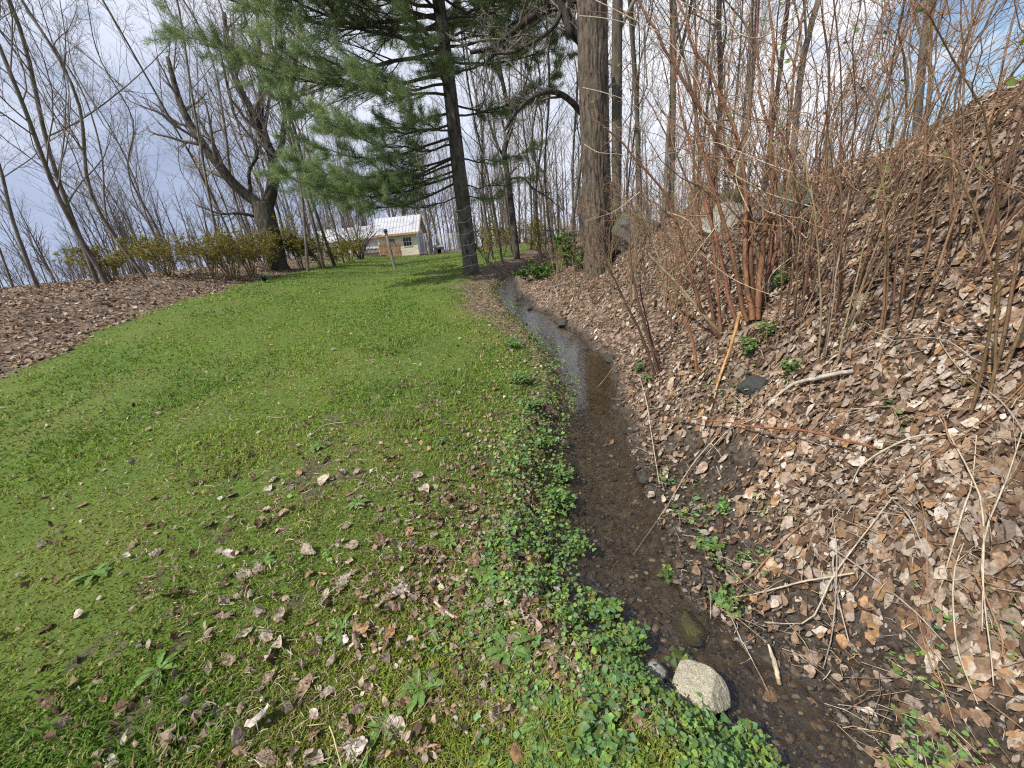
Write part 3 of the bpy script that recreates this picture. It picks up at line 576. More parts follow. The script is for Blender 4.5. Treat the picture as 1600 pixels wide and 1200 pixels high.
# ------------------------------------------------------------------ green ground cover by the brook (stuff) and herbs (things)
def leaflets(mb, c0, size, az, tilt, cols, petals=8, cup=0.15, lobed=0.16):
    "round, slightly lobed little leaves: fans"
    n = len(c0); th = np.arange(petals) / petals * 2 * np.pi
    rad = 1 + lobed * np.cos(th * 3)[None] + 0.12 * RNG.normal(size=(n, petals)); rad[:, 0] *= 0.62
    R_ = rot_many(az, tilt, RNG.random(n) * 6.283, np.ones(n))
    v = np.stack([rad * np.cos(th), rad * np.sin(th), cup * RNG.normal(size=(n, petals)) + 0.12], -1)
    v = np.concatenate([np.zeros((n, 1, 3)), v], 1); v = np.einsum('nij,nkj->nki', R_, v) * size[:, None, None] + c0[:, None]
    m = petals + 1; i = np.arange(petals); t = np.stack([np.zeros(petals, int), i + 1, (i + 1) % petals + 1], -1)
    t = (t[None] + (np.arange(n) * m)[:, None, None]).reshape(-1, 3)
    mb.add(v.reshape(-1, 3), None, t, np.repeat(cols, m, 0))
GREENC = [(0.145, 0.26, 0.08), (0.18, 0.315, 0.085), (0.11, 0.215, 0.075), (0.24, 0.35, 0.075), (0.17, 0.28, 0.14), (0.20, 0.24, 0.07)]
def build_cover():
    mb = MB(); n = 85000
    x, y, r = polar(n, 0.75, 16, -45, 62)
    e = -(x - xc(y) + hw(y)); pt = fbm(x * 3.2, y * 3.2, 121, 4)
    wide = np.interp(y, [0, 1.2, 2, 3, 5, 8, 12], [0.72, 0.62, 0.36, 0.38, 0.52, 0.42, 0.3])
    dn = (e > -0.05) * (1 - sm(wide * 0.7, wide * 1.5, e)) * sm(0.40, 0.58, pt + 0.12 * (y > 1.7) + 0.26 * (y > 2.6) + 0.12 * (y < 1.35) * (x > 0.15)) * (0.25 + 0.75 * sm(0.40, 0.55, fbm(x * 9, y * 9, 151, 3)))
    f = x - xc(y) - hw(y); dn = dn + 0.30 * (f > 0.06) * (f < 0.9) * (y < 3.0) * sm(0.60, 0.68, fbm(x * 4, y * 4, 131, 3))
    dn = dn + 0.25 * (f > 1.0) * sm(0.66, 0.72, fbm(x * 1.7, y * 1.7, 133, 3))
    dn = dn + 0.05 * (e > 0.4) * (y < 4) * sm(0.5, 0.6, fbm(x * 2.5, y * 2.5, 135, 3))
    for q_ in (hit(1088, 1085), hit(1024, 1058)): dn = dn * (np.hypot(x - q_[0], y - q_[1]) > (0.15 if q_[0] > 0.6 else 0.08))
    k = RNG.random(n) < dn; x, y, r, e = x[k], y[k], r[k], e[k]; n = len(x)
    sz = (0.005 + 0.009 * RNG.random(n)) * (1 + 0.08 * r); hgt = 0.012 + (0.09 * sm(1.6, 2.4, y) * (1 - sm(0.1, 0.4, np.abs(e - 0.1))) + 0.05 * (1 - sm(0.2, 0.5, np.abs(e))) + 0.02) * RNG.random(n)
    c0 = np.stack([x, y, Z(x, y) + hgt], -1)
    pc = fbm(x * 2, y * 2, 137, 3)[:, None]; c = pick(GREENC, n) * (0.8 + 0.5 * pc)
    a_ = RNG.random(n) < .55; leaflets(mb, c0[a_], sz[a_], RNG.random(a_.sum()) * 6.283, np.abs(RNG.normal(size=a_.sum())) * 0.4, c[a_]); a_ = ~a_; m_ = int(a_.sum())
    for q_ in range(3): leaflets(mb, c0[a_] + RNG.normal(size=(m_, 3)) * sz[a_][:, None] * np.array([.9, .9, .4]), sz[a_] * (0.4 + .3 * RNG.random(m_)), RNG.random(m_) * 6.283, np.abs(RNG.normal(size=m_)) * .5, c[a_] * (0.8 + .4 * RNG.random((m_, 1))), petals=6, lobed=.35)
    tag(obj('ground_cover', mb, M_GREEN), 'carpet of small round green leaves along the edge of the brook', 'ground cover', kind='stuff')
build_cover()
def herb(px_, py_, h, spread, nst, label, cols=GREENC, nleaf=9, lsize=0.013, loc=None, name='leafy_herb', group='leafy herbs along the brook', narrow=False):
    p = hit(px_, py_) if loc is None else loc; rng = RNG
    t = thing(name, label, 'plant', p, group); sm_ = MB(); lf = MB()
    az = rng.random(nst) * 6.283; sp = spread * (0.3 + 0.7 * rng.random(nst)); hh = h * (0.5 + 0.5 * rng.random(nst))
    q = np.linspace(0, 1, 6)[None, :, None]; o = np.stack([np.cos(az) * sp, np.sin(az) * sp, hh], -1)[:, None]
    pth = p + np.concatenate([o[..., :2] * q ** 1.3, o[..., 2:] * (1.5 * q - 0.5 * q ** 2.2)], -1); pth[:, 0, 2] -= 0.01
    tubes(sm_, pth, np.repeat(np.linspace(0.0022, 0.0008, 6)[None], nst, 0), 4, pick([(0.12, 0.2, 0.06)], nst))
    fr = 0.25 + 0.75 * rng.random((nst, nleaf)); f = fr * 5; i = np.clip(f.astype(int), 0, 4); w = (f - i)[..., None]; bi = np.arange(nst)[:, None]
    c0 = (pth[bi, i] * (1 - w) + pth[bi, i + 1] * w).reshape(-1, 3) + rng.normal(size=(nst * nleaf, 3)) * (0.012 * spread / .1) * np.array([1, 1, .5])
    leaflets(lf, c0, lsize * (0.6 + 0.8 * rng.random(len(c0))), rng.random(len(c0)) * 6.283, np.abs(rng.normal(size=len(c0))) * 0.5, pick(cols, len(c0)), petals=6, lobed=0.25)
    obj('stem', sm_, M_GREEN, t); obj('foliage', lf, M_GREEN, t); return t
for px_, py_, h, s_, n_, lab in [(872, 800, 0.16, 0.14, 34, 'bushy green herb overhanging the brook, fullest of the row'), (880, 755, 0.13, 0.11, 22, 'green herb with fine leaves just upstream of the fullest one'), (850, 700, 0.11, 0.13, 26, 'green herb beside the narrow dark water'),
        (830, 640, 0.12, 0.16, 30, 'bright green herb opposite the calm brown pool'), (815, 600, 0.12, 0.17, 30, 'low green herb beside the upper end of the pool'), (800, 545, 0.13, 0.22, 28, 'spreading green herb where the brook narrows upstream'),
        (905, 860, 0.10, 0.10, 20, 'herb with drooping leaves over the black undercut bank'), (990, 1010, 0.09, 0.08, 16, 'green herb leaning into the brook by the small grey rock'), (1060, 1050, 0.09, 0.06, 14, 'green sprig growing between the two brook rocks'),
        (1100, 1150, 0.07, 0.10, 24, 'herb with bright leaves in front of the pale boulder'), (945, 965, 0.08, 0.10, 20, 'low herb on the bank near the wide part of the brook'), (930, 1150, 0.07, 0.12, 26, 'herb among round leaves at the lower edge of the lawn'),
        (1000, 585, 0.14, 0.07, 12, 'upright green shoots on the slope beside the pool'), (1012, 600, 0.10, 0.06, 10, 'short green shoots below the thin red stems'), (1165, 560, 0.16, 0.10, 16, 'fresh green shoots at the foot of the thick red stems'),
        (1195, 530, 0.16, 0.10, 14, 'fresh green shoots right of the thick red stems'), (1215, 455, 0.2, 0.1, 12, 'fresh green shoots higher up beside the thick red stems'), (1236, 590, 0.12, 0.08, 10, 'green seedlings right of the dark round stone'),
        (1045, 905, 0.05, 0.06, 10, 'little green plant on the mud right of the brook'), (1110, 860, 0.05, 0.08, 14, 'patch of pale green cress on the mud below the slope'), (1130, 800, 0.06, 0.06, 10, 'ferny green plant between leaves and mud'), (1130, 950, 0.06, 0.06, 10, 'small green plant on the mud beside the bend of the brook')]:
    herb(px_, py_, h, s_, n_, lab)
def rosette(px_, py_, rad, n, label):
    p = hit(px_, py_); t = thing('dandelion', label, 'plant', p, 'weed rosettes in the lawn'); mb = MB()
    for k in range(n):
        az = k / n * 6.283 + 0.3 * RNG.normal(); L_ = rad * (0.7 + 0.5 * RNG.random()); m = 9; q = np.linspace(0, 1, m); el = 0.35 + 0.35 * RNG.random()
        wd = rad * 0.10 * (0.35 + np.sin(np.pi * q ** 1.4)) * (1 + 0.35 * (np.arange(m) % 2)); wd[-1] = 0.001
        cx = q * L_; cz = el * L_ * (q - 0.95 * q ** 2) + 0.012; dx, dy = math.cos(az), math.sin(az)
        ctr = np.stack([dx * cx, dy * cx, cz], -1); sd_ = np.array([-dy, dx, 0.0]) * wd[:, None]; up_ = np.array([0, 0, 1.0]) * (wd * 0.35)[:, None]
        v = np.stack([ctr - sd_ + up_, ctr, ctr + sd_ + up_], 1).reshape(-1, 3) + p
        v[:, 2] = np.maximum(v[:, 2], Z(v[:, 0], v[:, 1]) + 0.006)
        i = np.arange(m * 3).reshape(m, 3); f = np.stack([i[:-1, :-1], i[:-1, 1:], i[1:, 1:], i[1:, :-1]], -1).reshape(-1, 4)
        c = np.tile(np.array([[1.0], [1.25], [1.0]]), (m, 1)) * np.array([0.145, 0.245, 0.065]) * (0.85 + .35 * RNG.random()); mb.add(v, f, None, c)
    obj('leaf_rosette', mb, M_GREEN, t)
for px_, py_, rd, n_, lab in [(795, 1018, 0.10, 13, 'star shaped dandelion rosette, biggest in the lower lawn'), (755, 905, 0.10, 14, 'grassy dandelion rosette below the pointed brown leaf'), (535, 985, 0.07, 9, 'dandelion rosette with oval leaves beside the orange curled leaf'), (850, 1135, 0.09, 12, 'dandelion rosette with narrow leaves among the clover'),
        (670, 990, 0.08, 9, 'dandelion rosette with broad leaves near the split twig'), (660, 1080, 0.09, 10, 'tall leaved dandelion near the lower edge of the lawn'), (415, 880, 0.07, 9, 'dandelion rosette on the left of the lawn among pale leaves'), (500, 700, 0.08, 9, 'dandelion rosette below the pale twig on the lawn'),
        (705, 850, 0.06, 8, 'small bright green rosette near the mossy patch'), (600, 1140, 0.07, 8, 'dandelion partly under a silvery leaf'), (560, 790, 0.07, 9, 'dandelion rosette in the middle of the lawn'), (800, 730, 0.07, 8, 'weed rosette at the brown edge of the lawn'), (690, 690, 0.07, 8, 'weed rosette beside the upper leaf drift'), (150, 900, 0.09, 10, 'dandelion rosette far over on the left of the lawn'), (250, 1050, 0.08, 10, 'dandelion rosette in thin moss at lower left')]:
    rosette(px_, py_, rd, n_, lab)

# ------------------------------------------------------------------ stones, sticks, canes
import bmesh
def stone(px_, py_, size, label, col, name='boulder', sink=0.3, rot=0.0, seed=1, loc=None, mossy=None, group=None, rough=0.28):
    p = hit(px_, py_) if loc is None else np.asarray(loc, float)
    bm = bmesh.new(); bmesh.ops.create_icosphere(bm, subdivisions=6, radius=1.0)
    v = np.array([q.co[:] for q in bm.verts]); f = np.array([[q.index for q in t.verts] for t in bm.faces]); bm.free()
    rg = np.random.default_rng(seed)
    for k in range(15):                                       # flat facets
        a = nrm(rg.normal(size=3)); dd = 0.62 + 0.3 * rg.random(); s_ = v @ a; v = v - np.maximum(s_ - dd, 0)[:, None] * a * 0.85
    nz = fbm(v[:, 0] * 2 + v[:, 2] * 1.7 + seed * 3, v[:, 1] * 2 - v[:, 2], seed, 5) - .5; nz = nz + 0.16 * (fbm(v[:, 0] * 9 + v[:, 2] * 7, v[:, 1] * 9 - v[:, 2] * 5, seed + 2, 4) - .5); v = v * (1 + rough * nz)[:, None]
    c, s = math.cos(rot), math.sin(rot); v = v * np.asarray(size); v = np.stack([v[:, 0] * c - v[:, 1] * s, v[:, 0] * s + v[:, 1] * c, v[:, 2]], -1)
    cc = np.repeat(np.array([col], float), len(v), 0) * (0.8 + 0.45 * fbm(v[:, 0] * 14 / max(size) ** .5 * .3 + seed, v[:, 1] * 14 + v[:, 2] * 9, seed + 3, 4))[:, None]; cc = cc * (0.7 + 0.6 * fbm(v[:, 0] / max(size) * 26 + seed, v[:, 1] / max(size) * 26 + v[:, 2] / max(size) * 31, seed + 5, 2))[:, None]
    if mossy:
        w_ = 0.8 * sm(0.50, 0.72, fbm(v[:, 0] * 7 + seed, v[:, 1] * 7, seed + 9, 5) + 0.16 * (v[:, 2] / size[2]))[:, None]; cc = cc * (1 - w_) + np.array(mossy) * w_
    base = p + np.array([0, 0, size[2] * (1 - 2 * sink) * 0.5])
    mb = MB(); mb.add(v + base, None, f, cc); o = obj(name, mb, M_STONE, off=p); o.location = p
    return tag(o, label, 'stone', group)
stone(1088, 1090, (0.115, 0.10, 0.10), 'pale speckled granite boulder at the water edge of the brook', (0.36, 0.33, 0.25), rot=-0.5, seed=4, sink=0.12, mossy=None, rough=0.15)
stone(1024, 1062, (0.055, 0.045, 0.065), 'small grey angular rock beside the pale boulder', (0.24, 0.235, 0.21), 'rock', seed=7, rot=0.6, sink=0.12)
stone(1178, 612, (0.105, 0.08, 0.09), 'dark round stone half buried in leaves on the slope', (0.045, 0.05, 0.045), 'rock', seed=9, sink=0.33, rough=0.3)
stone(990, 378, (0.62, 0.5, 0.40), 'dark grey boulder on the skyline right of the twin trunks', (0.10, 0.105, 0.10), seed=12, sink=0.1, loc=None, mossy=(0.06, 0.075, 0.03))
stone(1135, 352, (0.36, 0.3, 0.25), 'light grey boulder resting on the slope behind red stems', (0.30, 0.29, 0.26), seed=15, sink=0.25)
stone(1143, 322, (0.34, 0.3, 0.18), 'moss covered rock just above the light grey boulder', (0.10, 0.095, 0.075), 'rock', seed=17, sink=0.2, mossy=(0.055, 0.075, 0.02))
stone(1232, 335, (0.44, 0.36, 0.28), 'long dark grey boulder near the top of the slope', (0.13, 0.135, 0.135), seed=21, rot=0.4, sink=0.2, mossy=(0.06, 0.075, 0.03))
stone(1075, 985, (0.075, 0.09, 0.055), 'dark wet mossy stone where the brook drops', (0.05, 0.045, 0.02), 'rock', seed=31, sink=0.2, mossy=(0.09, 0.085, 0.02))
stone(1040, 1030, (0.05, 0.04, 0.03), 'wet dark brown stone above the small grey rock', (0.07, 0.05, 0.035), 'rock', seed=33, sink=0.2)
stone(1205, 1085, (0.03, 0.03, 0.018), 'round brown pebble under water near the red cane', (0.16, 0.11, 0.07), 'rock', seed=35, sink=0.3)
stone(880, 990, (0.05, 0.045, 0.03), 'dark clod of earth on the lawn edge', (0.05, 0.035, 0.025), 'rock', seed=37, sink=0.3)
stone(803, 470, (0.12, 0.10, 0.06), 'dark stone in the upper brook below the pine', (0.06, 0.058, 0.055), 'rock', seed=39, sink=0.3)
stone(822, 492, (0.09, 0.08, 0.05), 'dark wet stone in the middle of the upper brook', (0.05, 0.05, 0.05), 'rock', seed=41, sink=0.3)
for k_, (yy, off, sz) in enumerate([(5.2, .8, .10), (5.7, -.7, .08), (6.0, .2, .07), (6.4, 1.0, .12), (6.7, -.9, .09), (7.1, .5, .09), (7.5, -.4, .10), (7.9, .9, .12), (8.4, -.8, .10), (8.8, .3, .11), (9.3, .9, .13), (4.6, 1.05, .09), (3.4, 1.0, .07), (2.9, -.9, .06), (2.3, 1.05, .06), (9.8, -.5, .12)]):
    xx = float(xc(yy) + off * hw(yy)); stone(0, 0, (sz, sz * .8, sz * .6), 'dark wet stone lying in the brook', (0.055, 0.05, 0.045), 'rock', seed=60 + k_, sink=.25, rot=k_, loc=on(xx, yy), group='dark stones in the brook')
def build_pebbles():
    mb = MB(); n = 3600; y = 0.35 + 8 * RNG.random(n) ** 1.6; x = xc(y) + (RNG.random(n) * 2 - 1) * hw(y) * 1.15; rr_ = riffle(y); k = RNG.random(n) < 0.25 + 0.75 * rr_; x, y = x[k], y[k]; n = len(x)
    bm = bmesh.new(); bmesh.ops.create_icosphere(bm, subdivisions=1, radius=1.0); v = np.array([q.co[:] for q in bm.verts]); f = np.array([[q.index for q in t.verts] for t in bm.faces]); bm.free()
    s_ = (0.005 + 0.016 * RNG.random(n) ** 3)[:, None] * np.array([1.0, 0.8, 0.5]) * (0.7 + 0.6 * RNG.random((n, 3)))
    V = v[None] * (1 + 0.2 * RNG.normal(size=(n, len(v), 1))) * s_[:, None] + np.stack([x, y, Z(x, y) + s_[:, 2] * .4], -1)[:, None]
    F = (f[None] + (np.arange(n) * len(v))[:, None, None]).reshape(-1, 3)
    mb.add(V.reshape(-1, 3), None, F, np.repeat(pick([(0.07, 0.06, 0.05), (0.11, 0.095, 0.08), (0.035, 0.03, 0.026), (0.09, 0.068, 0.048), (0.19, 0.175, 0.155)], n), len(v), 0))
    tag(obj('stream_pebbles', mb, M_STONE), 'small brown pebbles on the bed of the brook', 'pebbles', kind='stuff')
build_pebbles()
def build_grit():
    mb = MB(); n = 42000; x, y, r = polar(n, 0.8, 9, -20, 64)
    d = np.abs(x - xc(y)) - hw(y); k = (np.clip(mud_w(x, y), 0, 1) > 0.35) & (d > -0.12) & (Z(x, y) > g(y) - WATER - 0.03); x, y, r = x[k], y[k], r[k]; n = len(x)
    bm = bmesh.new(); bmesh.ops.create_icosphere(bm, subdivisions=1, radius=1.0); v = np.array([q.co[:] for q in bm.verts]); f = np.array([[q.index for q in t.verts] for t in bm.faces]); bm.free()
    s_ = ((0.0018 + 0.011 * RNG.random(n) ** 5) * (1 + .15 * r))[:, None] * np.array([1.1, 0.9, 0.7]) * (0.6 + 0.8 * RNG.random((n, 3)))
    V = v[None] * (1 + 0.22 * RNG.normal(size=(n, len(v), 1))) * s_[:, None] + np.stack([x, y, Z(x, y) + s_[:, 2] * .4], -1)[:, None]
    mb.add(V.reshape(-1, 3), None, (f[None] + (np.arange(n) * len(v))[:, None, None]).reshape(-1, 3), np.repeat(pick([(0.06, 0.048, 0.036), (0.10, 0.08, 0.06), (0.03, 0.025, 0.02), (0.17, 0.15, 0.13)], n), len(v), 0))
    tag(obj('mud_grit', mb, M_STONE), 'grit and crumbs of earth on the wet mud beside the brook', 'grit', kind='stuff')
    mb = MB(); n = 9000; x, y, r = polar(n, 0.8, 7, -20, 64); k = (np.clip(mud_w(x, y), 0, 1) > 0.3) & (RNG.random(n) < 0.8); x, y = x[k], y[k]; n = len(x)
    scatter_leaves(mb, x, y, 0.008 + 0.040 * RNG.random(n) ** 2.2, np.abs(RNG.normal(size=n)) * .25, 0.002 + .006 * RNG.random(n), cols=[(0.05, 0.036, 0.026), (0.085, 0.06, 0.042), (0.035, 0.026, 0.02), (0.13, 0.09, 0.06), (0.2, 0.15, 0.11), (0.09, 0.085, 0.085)], wts=[.25, .25, .2, .15, .08, .07])
    tag(obj('leaf_scraps', mb, M_LEAF), 'dark sodden leaf scraps pressed into the mud and the brook bed', 'leaf litter', kind='stuff')
build_grit()
def stick(name, pts, radii, col, label, cat='stick', sides=7, n=14, group=None, mat=None, side_twigs=None):
    pth = spline(pts, n); rr_ = np.interp(np.linspace(0, 1, n), np.linspace(0, 1, len(radii)), radii)
    pth[1:-1] += RNG.normal(size=(n - 2, 3)) * np.mean(radii) * 0.15
    mb = MB(); tubes(mb, pth, rr_, sides, col)
    if side_twigs:
        a, b = grow(pth[None], rr_[None], side_twigs, 0.25, 0.95, (25, 60), (0.12, 0.35), 0.5, 4, 0.2, 0.2, rmin=0.0012); tubes(mb, a, b, 4, col)
    o = obj(name, mb, mat or M_STEM, off=pth[0]); o.location = pth[0]; return tag(o, label, cat, group)
def G(px_, py_, dz=0.0): return hit(px_, py_) + np.array([0, 0, dz])
stick('twig', [G(485, 683, .012), G(510, 668, .025), G(545, 662, .02)], [.004, .003, .002], (0.50, 0.45, 0.36), 'pale bent twig lying on the lawn among moss', side_twigs=3)
stick('twig', [G(420, 653, .012), G(440, 655, .02), G(455, 650, .015)], [.003, .003, .002], (0.42, 0.38, 0.30), 'pale curved twig on the left of the lawn')
stick('twig', [G(680, 945, .02), G(700, 965, .03), G(717, 972, .02)], [.006, .008, .007], (0.48, 0.36, 0.24), 'split tan twig lying on the lawn below the rosette')
stick('straw', [G(517, 1140, .02), G(528, 1170, .06), G(540, 1215, .05)], [.0022, .002, .0018], (0.60, 0.47, 0.22), 'long yellow straw at the lower edge of the lawn')
stick('twig', [G(663, 1172, .015), G(676, 1171, .02), G(690, 1170, .015)], [.004, .0045, .004], (0.46, 0.28, 0.16), 'short brown stick at the lower edge of the lawn')
stick('wood_sliver', [G(1198, 1020, .05), G(1207, 1050, .06), G(1217, 1078, .03)], [.004, .010, .008], (0.50, 0.42, 0.30), 'splintered pale wood sliver sticking out of the mud', 'wood')
stick('red_cane', [G(1072, 1084, .055), P(1112, 1083, 1.72), P(1154, 1091, 1.68), P(1197, 1100, 1.62), P(1250, 1101, 1.55), P(1400, 1120, 1.45)], [.0028, .0032, .0036, .004], (0.13, 0.028, 0.022), 'dark red cane arching low over the brook in front', 'cane', 8, 30)
stick('red_cane', [G(1027, 662, .02), G(1069, 675, .10), G(1126, 689, .14), G(1182, 705, .16), G(1250, 720, .18), G(1360, 735, .12)], [.003, .0045, .006, .007], (0.23, 0.095, 0.05), 'long reddish cane lying across the lower slope', 'cane', 8, 30, side_twigs=3)
stick('orange_cane', [G(1117, 617, .02), P(1134, 563, 2.95), P(1146, 527, 2.92), P(1156, 487, 2.9)], [.006, .009, .011, .013], (0.42, 0.235, 0.10), 'bent orange cane standing upright with a snapped top', 'cane', 9, 24)
stick('orange_cane', [G(1109, 650, .02), G(1126, 590, .05), P(1134, 563, 2.94)], [.005, .006, .007], (0.46, 0.30, 0.15), 'lower leg of the snapped orange cane lying downhill', 'cane', 8, 16)
stick('olive_cane', [G(1126, 527, .03), P(1100, 493, 3.45), P(1072, 459, 3.6), P(1041, 425, 3.8), P(1004, 388, 4.0)], [.017, .016, .015, .013, .011], (0.20, 0.155, 0.085), 'thick olive brown cane leaning left over the slope', 'cane', 9, 20)
stick('dead_branch', [G(1205, 632, .03), G(1228, 620, .06), G(1250, 613, .07), G(1330, 595, .06)], [.006, .010, .012, .012], (0.38, 0.34, 0.29), 'bleached dead branch lying on the slope beside the dark stone', 'branch', 8, 20, side_twigs=4)
stick('dead_branch', [G(990, 870, .02), G(1040, 800, .03), G(1075, 745, .05), G(1100, 715, .06), G(1120, 690, .04)], [.002, .003, .004, .004], (0.36, 0.29, 0.21), 'thin dead branch running down the slope to the mud', 'branch', 6, 24, side_twigs=5)
stick('dead_branch', [G(1130, 940, .02), G(1180, 935, .03), G(1250, 925, .06), G(1330, 915, .07)], [.003, .003, .004, .004], (0.46, 0.38, 0.28), 'pale thin branch lying flat over the mud', 'branch', 6, 20, side_twigs=5)
stick('dead_branch', [G(1140, 965, .02), G(1158, 1010, .03), G(1160, 1012, .03), G(1200, 1090, .03)], [.003, .003, .002, .002], (0.42, 0.36, 0.28), 'thin pale stalk hanging down into the brook bend', 'branch', 6, 20, side_twigs=4)
stick('dead_branch', [G(1000, 600, .06), G(1010, 640, .07), G(1018, 690, .05), G(1030, 760, .02)], [.004, .004, .003, .002], (0.50, 0.42, 0.31), 'pale stalk drooping from the slope toward the brook', 'branch', 6, 20, side_twigs=6)
stick('dead_branch', [G(960, 585, .10), P(945, 592, 3.9), P(935, 603, 3.85), G(928, 615, .03)], [.003, .003, .002, .002], (0.40, 0.31, 0.2), 'thin twig arching over the calm pool', 'branch', 5, 14)
for k in range(26):
    px_, py_ = 1000 + 560 * RNG.random(), 560 + 520 * RNG.random(); a = RNG.random() * 6.283; ln = 0.25 + 0.5 * RNG.random(); p = hit(px_, py_)
    q = [p + np.array([math.cos(a), math.sin(a), 0]) * ln * (s_ - .5) + RNG.normal(size=3) * .03 for s_ in (0, .35, .7, 1)]
    for w_ in q: w_[2] = float(Z(w_[0], w_[1])) + 0.03 + 0.05 * RNG.random()
    if min(abs(w_[0] - xc(w_[1])) - hw(w_[1]) for w_ in q) < 0.02: continue
    ci = RNG.integers(0, 3); stick('fallen_twig', q, [.0018, .003 + .002 * RNG.random(), .0018], [(0.45, 0.38, 0.28), (0.28, 0.16, 0.09), (0.33, 0.28, 0.23)][ci], f"{['pale tan', 'reddish brown', 'grey'][ci]} {'long' if ln > .5 else 'short'} fallen twig on the slope near {near(p)}", 'twig', 5, 12, 'twigs fallen on the slope', side_twigs=3)
#@@NEXT3
# ------------------------------------------------------------------ trees
def traced(pts, n): return spline([P(a, b, d) for a, b, d in pts], n)
def trunk_mesh(path, r0, r1, sides=14, n=26, flare=0.35, base_h=0.5, lump=0.06, rng=RNG, ridge=0.0):
    pth = spline(path, n) if len(path) != n else np.asarray(path)
    s = np.concatenate([[0], np.cumsum(np.linalg.norm(np.diff(pth, axis=0), axis=1))])
    r = r0 + (r1 - r0) * (s / s[-1]); r = r * (1 + flare * np.exp(-s / base_h * 2.2))
    mb = MB(); tubes(mb, pth, r, sides)
    v = mb.v[0].reshape(n, sides, 3); ctr = pth[:, None]
    th = np.arange(sides) / sides * 6.283
    k = 1 + lump * (fbm(np.repeat(np.cos(th)[None] * 1.5, n, 0) + 7, s[:, None] * 1.2 + np.sin(th)[None] * 1.5, 3, 3) - .5) * 2
    k = k + (flare * 0.6 * np.exp(-s / base_h * 3.0))[:, None] * np.maximum(0, np.cos(th * 5 + 1))[None]
    if ridge:
        a_ = th[None] * r0 * 1.0; u_ = np.cos(th)[None] * r0; w_ = np.sin(th)[None] * r0; f1 = fbm(u_ * 26 + w_ * 9 + 3 + 0.6 * np.sin(s[:, None] * 5), w_ * 26 - u_ * 9 + s[:, None] * 2.4, 17, 4); f2 = fbm(u_ * 60 + 1, w_ * 60 + s[:, None] * 7.5, 19, 3)
        k = k + ridge / r[:, None] * ((1 - np.abs(2 * f1 - 1)) * 1.2 + 0.5 * f2 - 1.1)
    mb.v[0] = (ctr + (v - ctr) * k[..., None]).reshape(-1, 3).astype(np.float32)
    return mb, pth, r
TWC = np.array([0.17, 0.143, 0.12])
def bare_crown(mb, path, rad, lv, rng=RNG, col=TWC, rmin=0.0045, leaf=None):
    "levels: list of (per, t0, t1, angle range, length range, n, up, sides)"
    a, b = path[None], rad[None]
    for per, t0, t1, ang, ln, n, up, sides, rk in lv:
        a, b = grow(a, b, per, t0, t1, ang, ln, rk, n, up, 0.14, rng=rng, rmin=rmin)
        tubes(mb, a, b, sides, col)
    return a, b
LV_FOREST = [(18, 0.16, 0.99, (22, 52), (0.20, 0.40), 7, 0.45, 5, 0.42), (9, 0.15, 0.98, (22, 55), (0.25, 0.5), 5, 0.35, 3, 0.55), (6, 0.15, 1.0, (20, 55), (0.3, 0.6), 4, 0.25, 3, 0.6)]
def make_variant(i):
    rg = np.random.default_rng(500 + i); h = 13 + 4 * rg.random(); lean = rg.normal(size=2) * 0.5
    pts = [(0, 0, -0.3)] + [(lean[0] * t + 0.38 * rg.normal(), lean[1] * t + 0.38 * rg.normal(), h * t) for t in (0.2, 0.4, 0.6, 0.8, 1.0)]; pts[1] = (pts[1][0] * .4, pts[1][1] * .4, pts[1][2])
    r0 = 0.042 + 0.05 * rg.random()
    mb, pth, rr_ = trunk_mesh(pts, r0, 0.018, 9, 24, 0.25, 0.4, 0.03, rg)
    cb = MB(); bare_crown(cb, pth, rr_, LV_FOREST, rg, TWC * (0.9 + .5 * rg.random()))
    return mb.mesh('trunk'), cb.mesh('crown')
VARS = [make_variant(i) for i in range(9)]
for a_, b_ in VARS: a_.materials.append(M_THINBARK); b_.materials.append(M_TWIG)
TREE_PTS = []
def forest_tree(x, y, s, vi, rz, label, group, lean=(0, 0), name='bare_tree', mb_=None):
    z = float(Z(x, y)); t = thing(name, label, 'tree', (x, y, z), group); t.rotation_euler = (lean[0], lean[1], rz); t.scale = (s, s, s)
    for nm, me in zip(('trunk', 'crown'), VARS[vi]):
        o = bpy.data.objects.new(nm, me); COL.objects.link(o); o.parent = t
        if mb_ is not None and nm == 'trunk': o.material_slots[0].link = 'OBJECT'; o.material_slots[0].material = mb_
    TREE_PTS.append((x, y)); return t
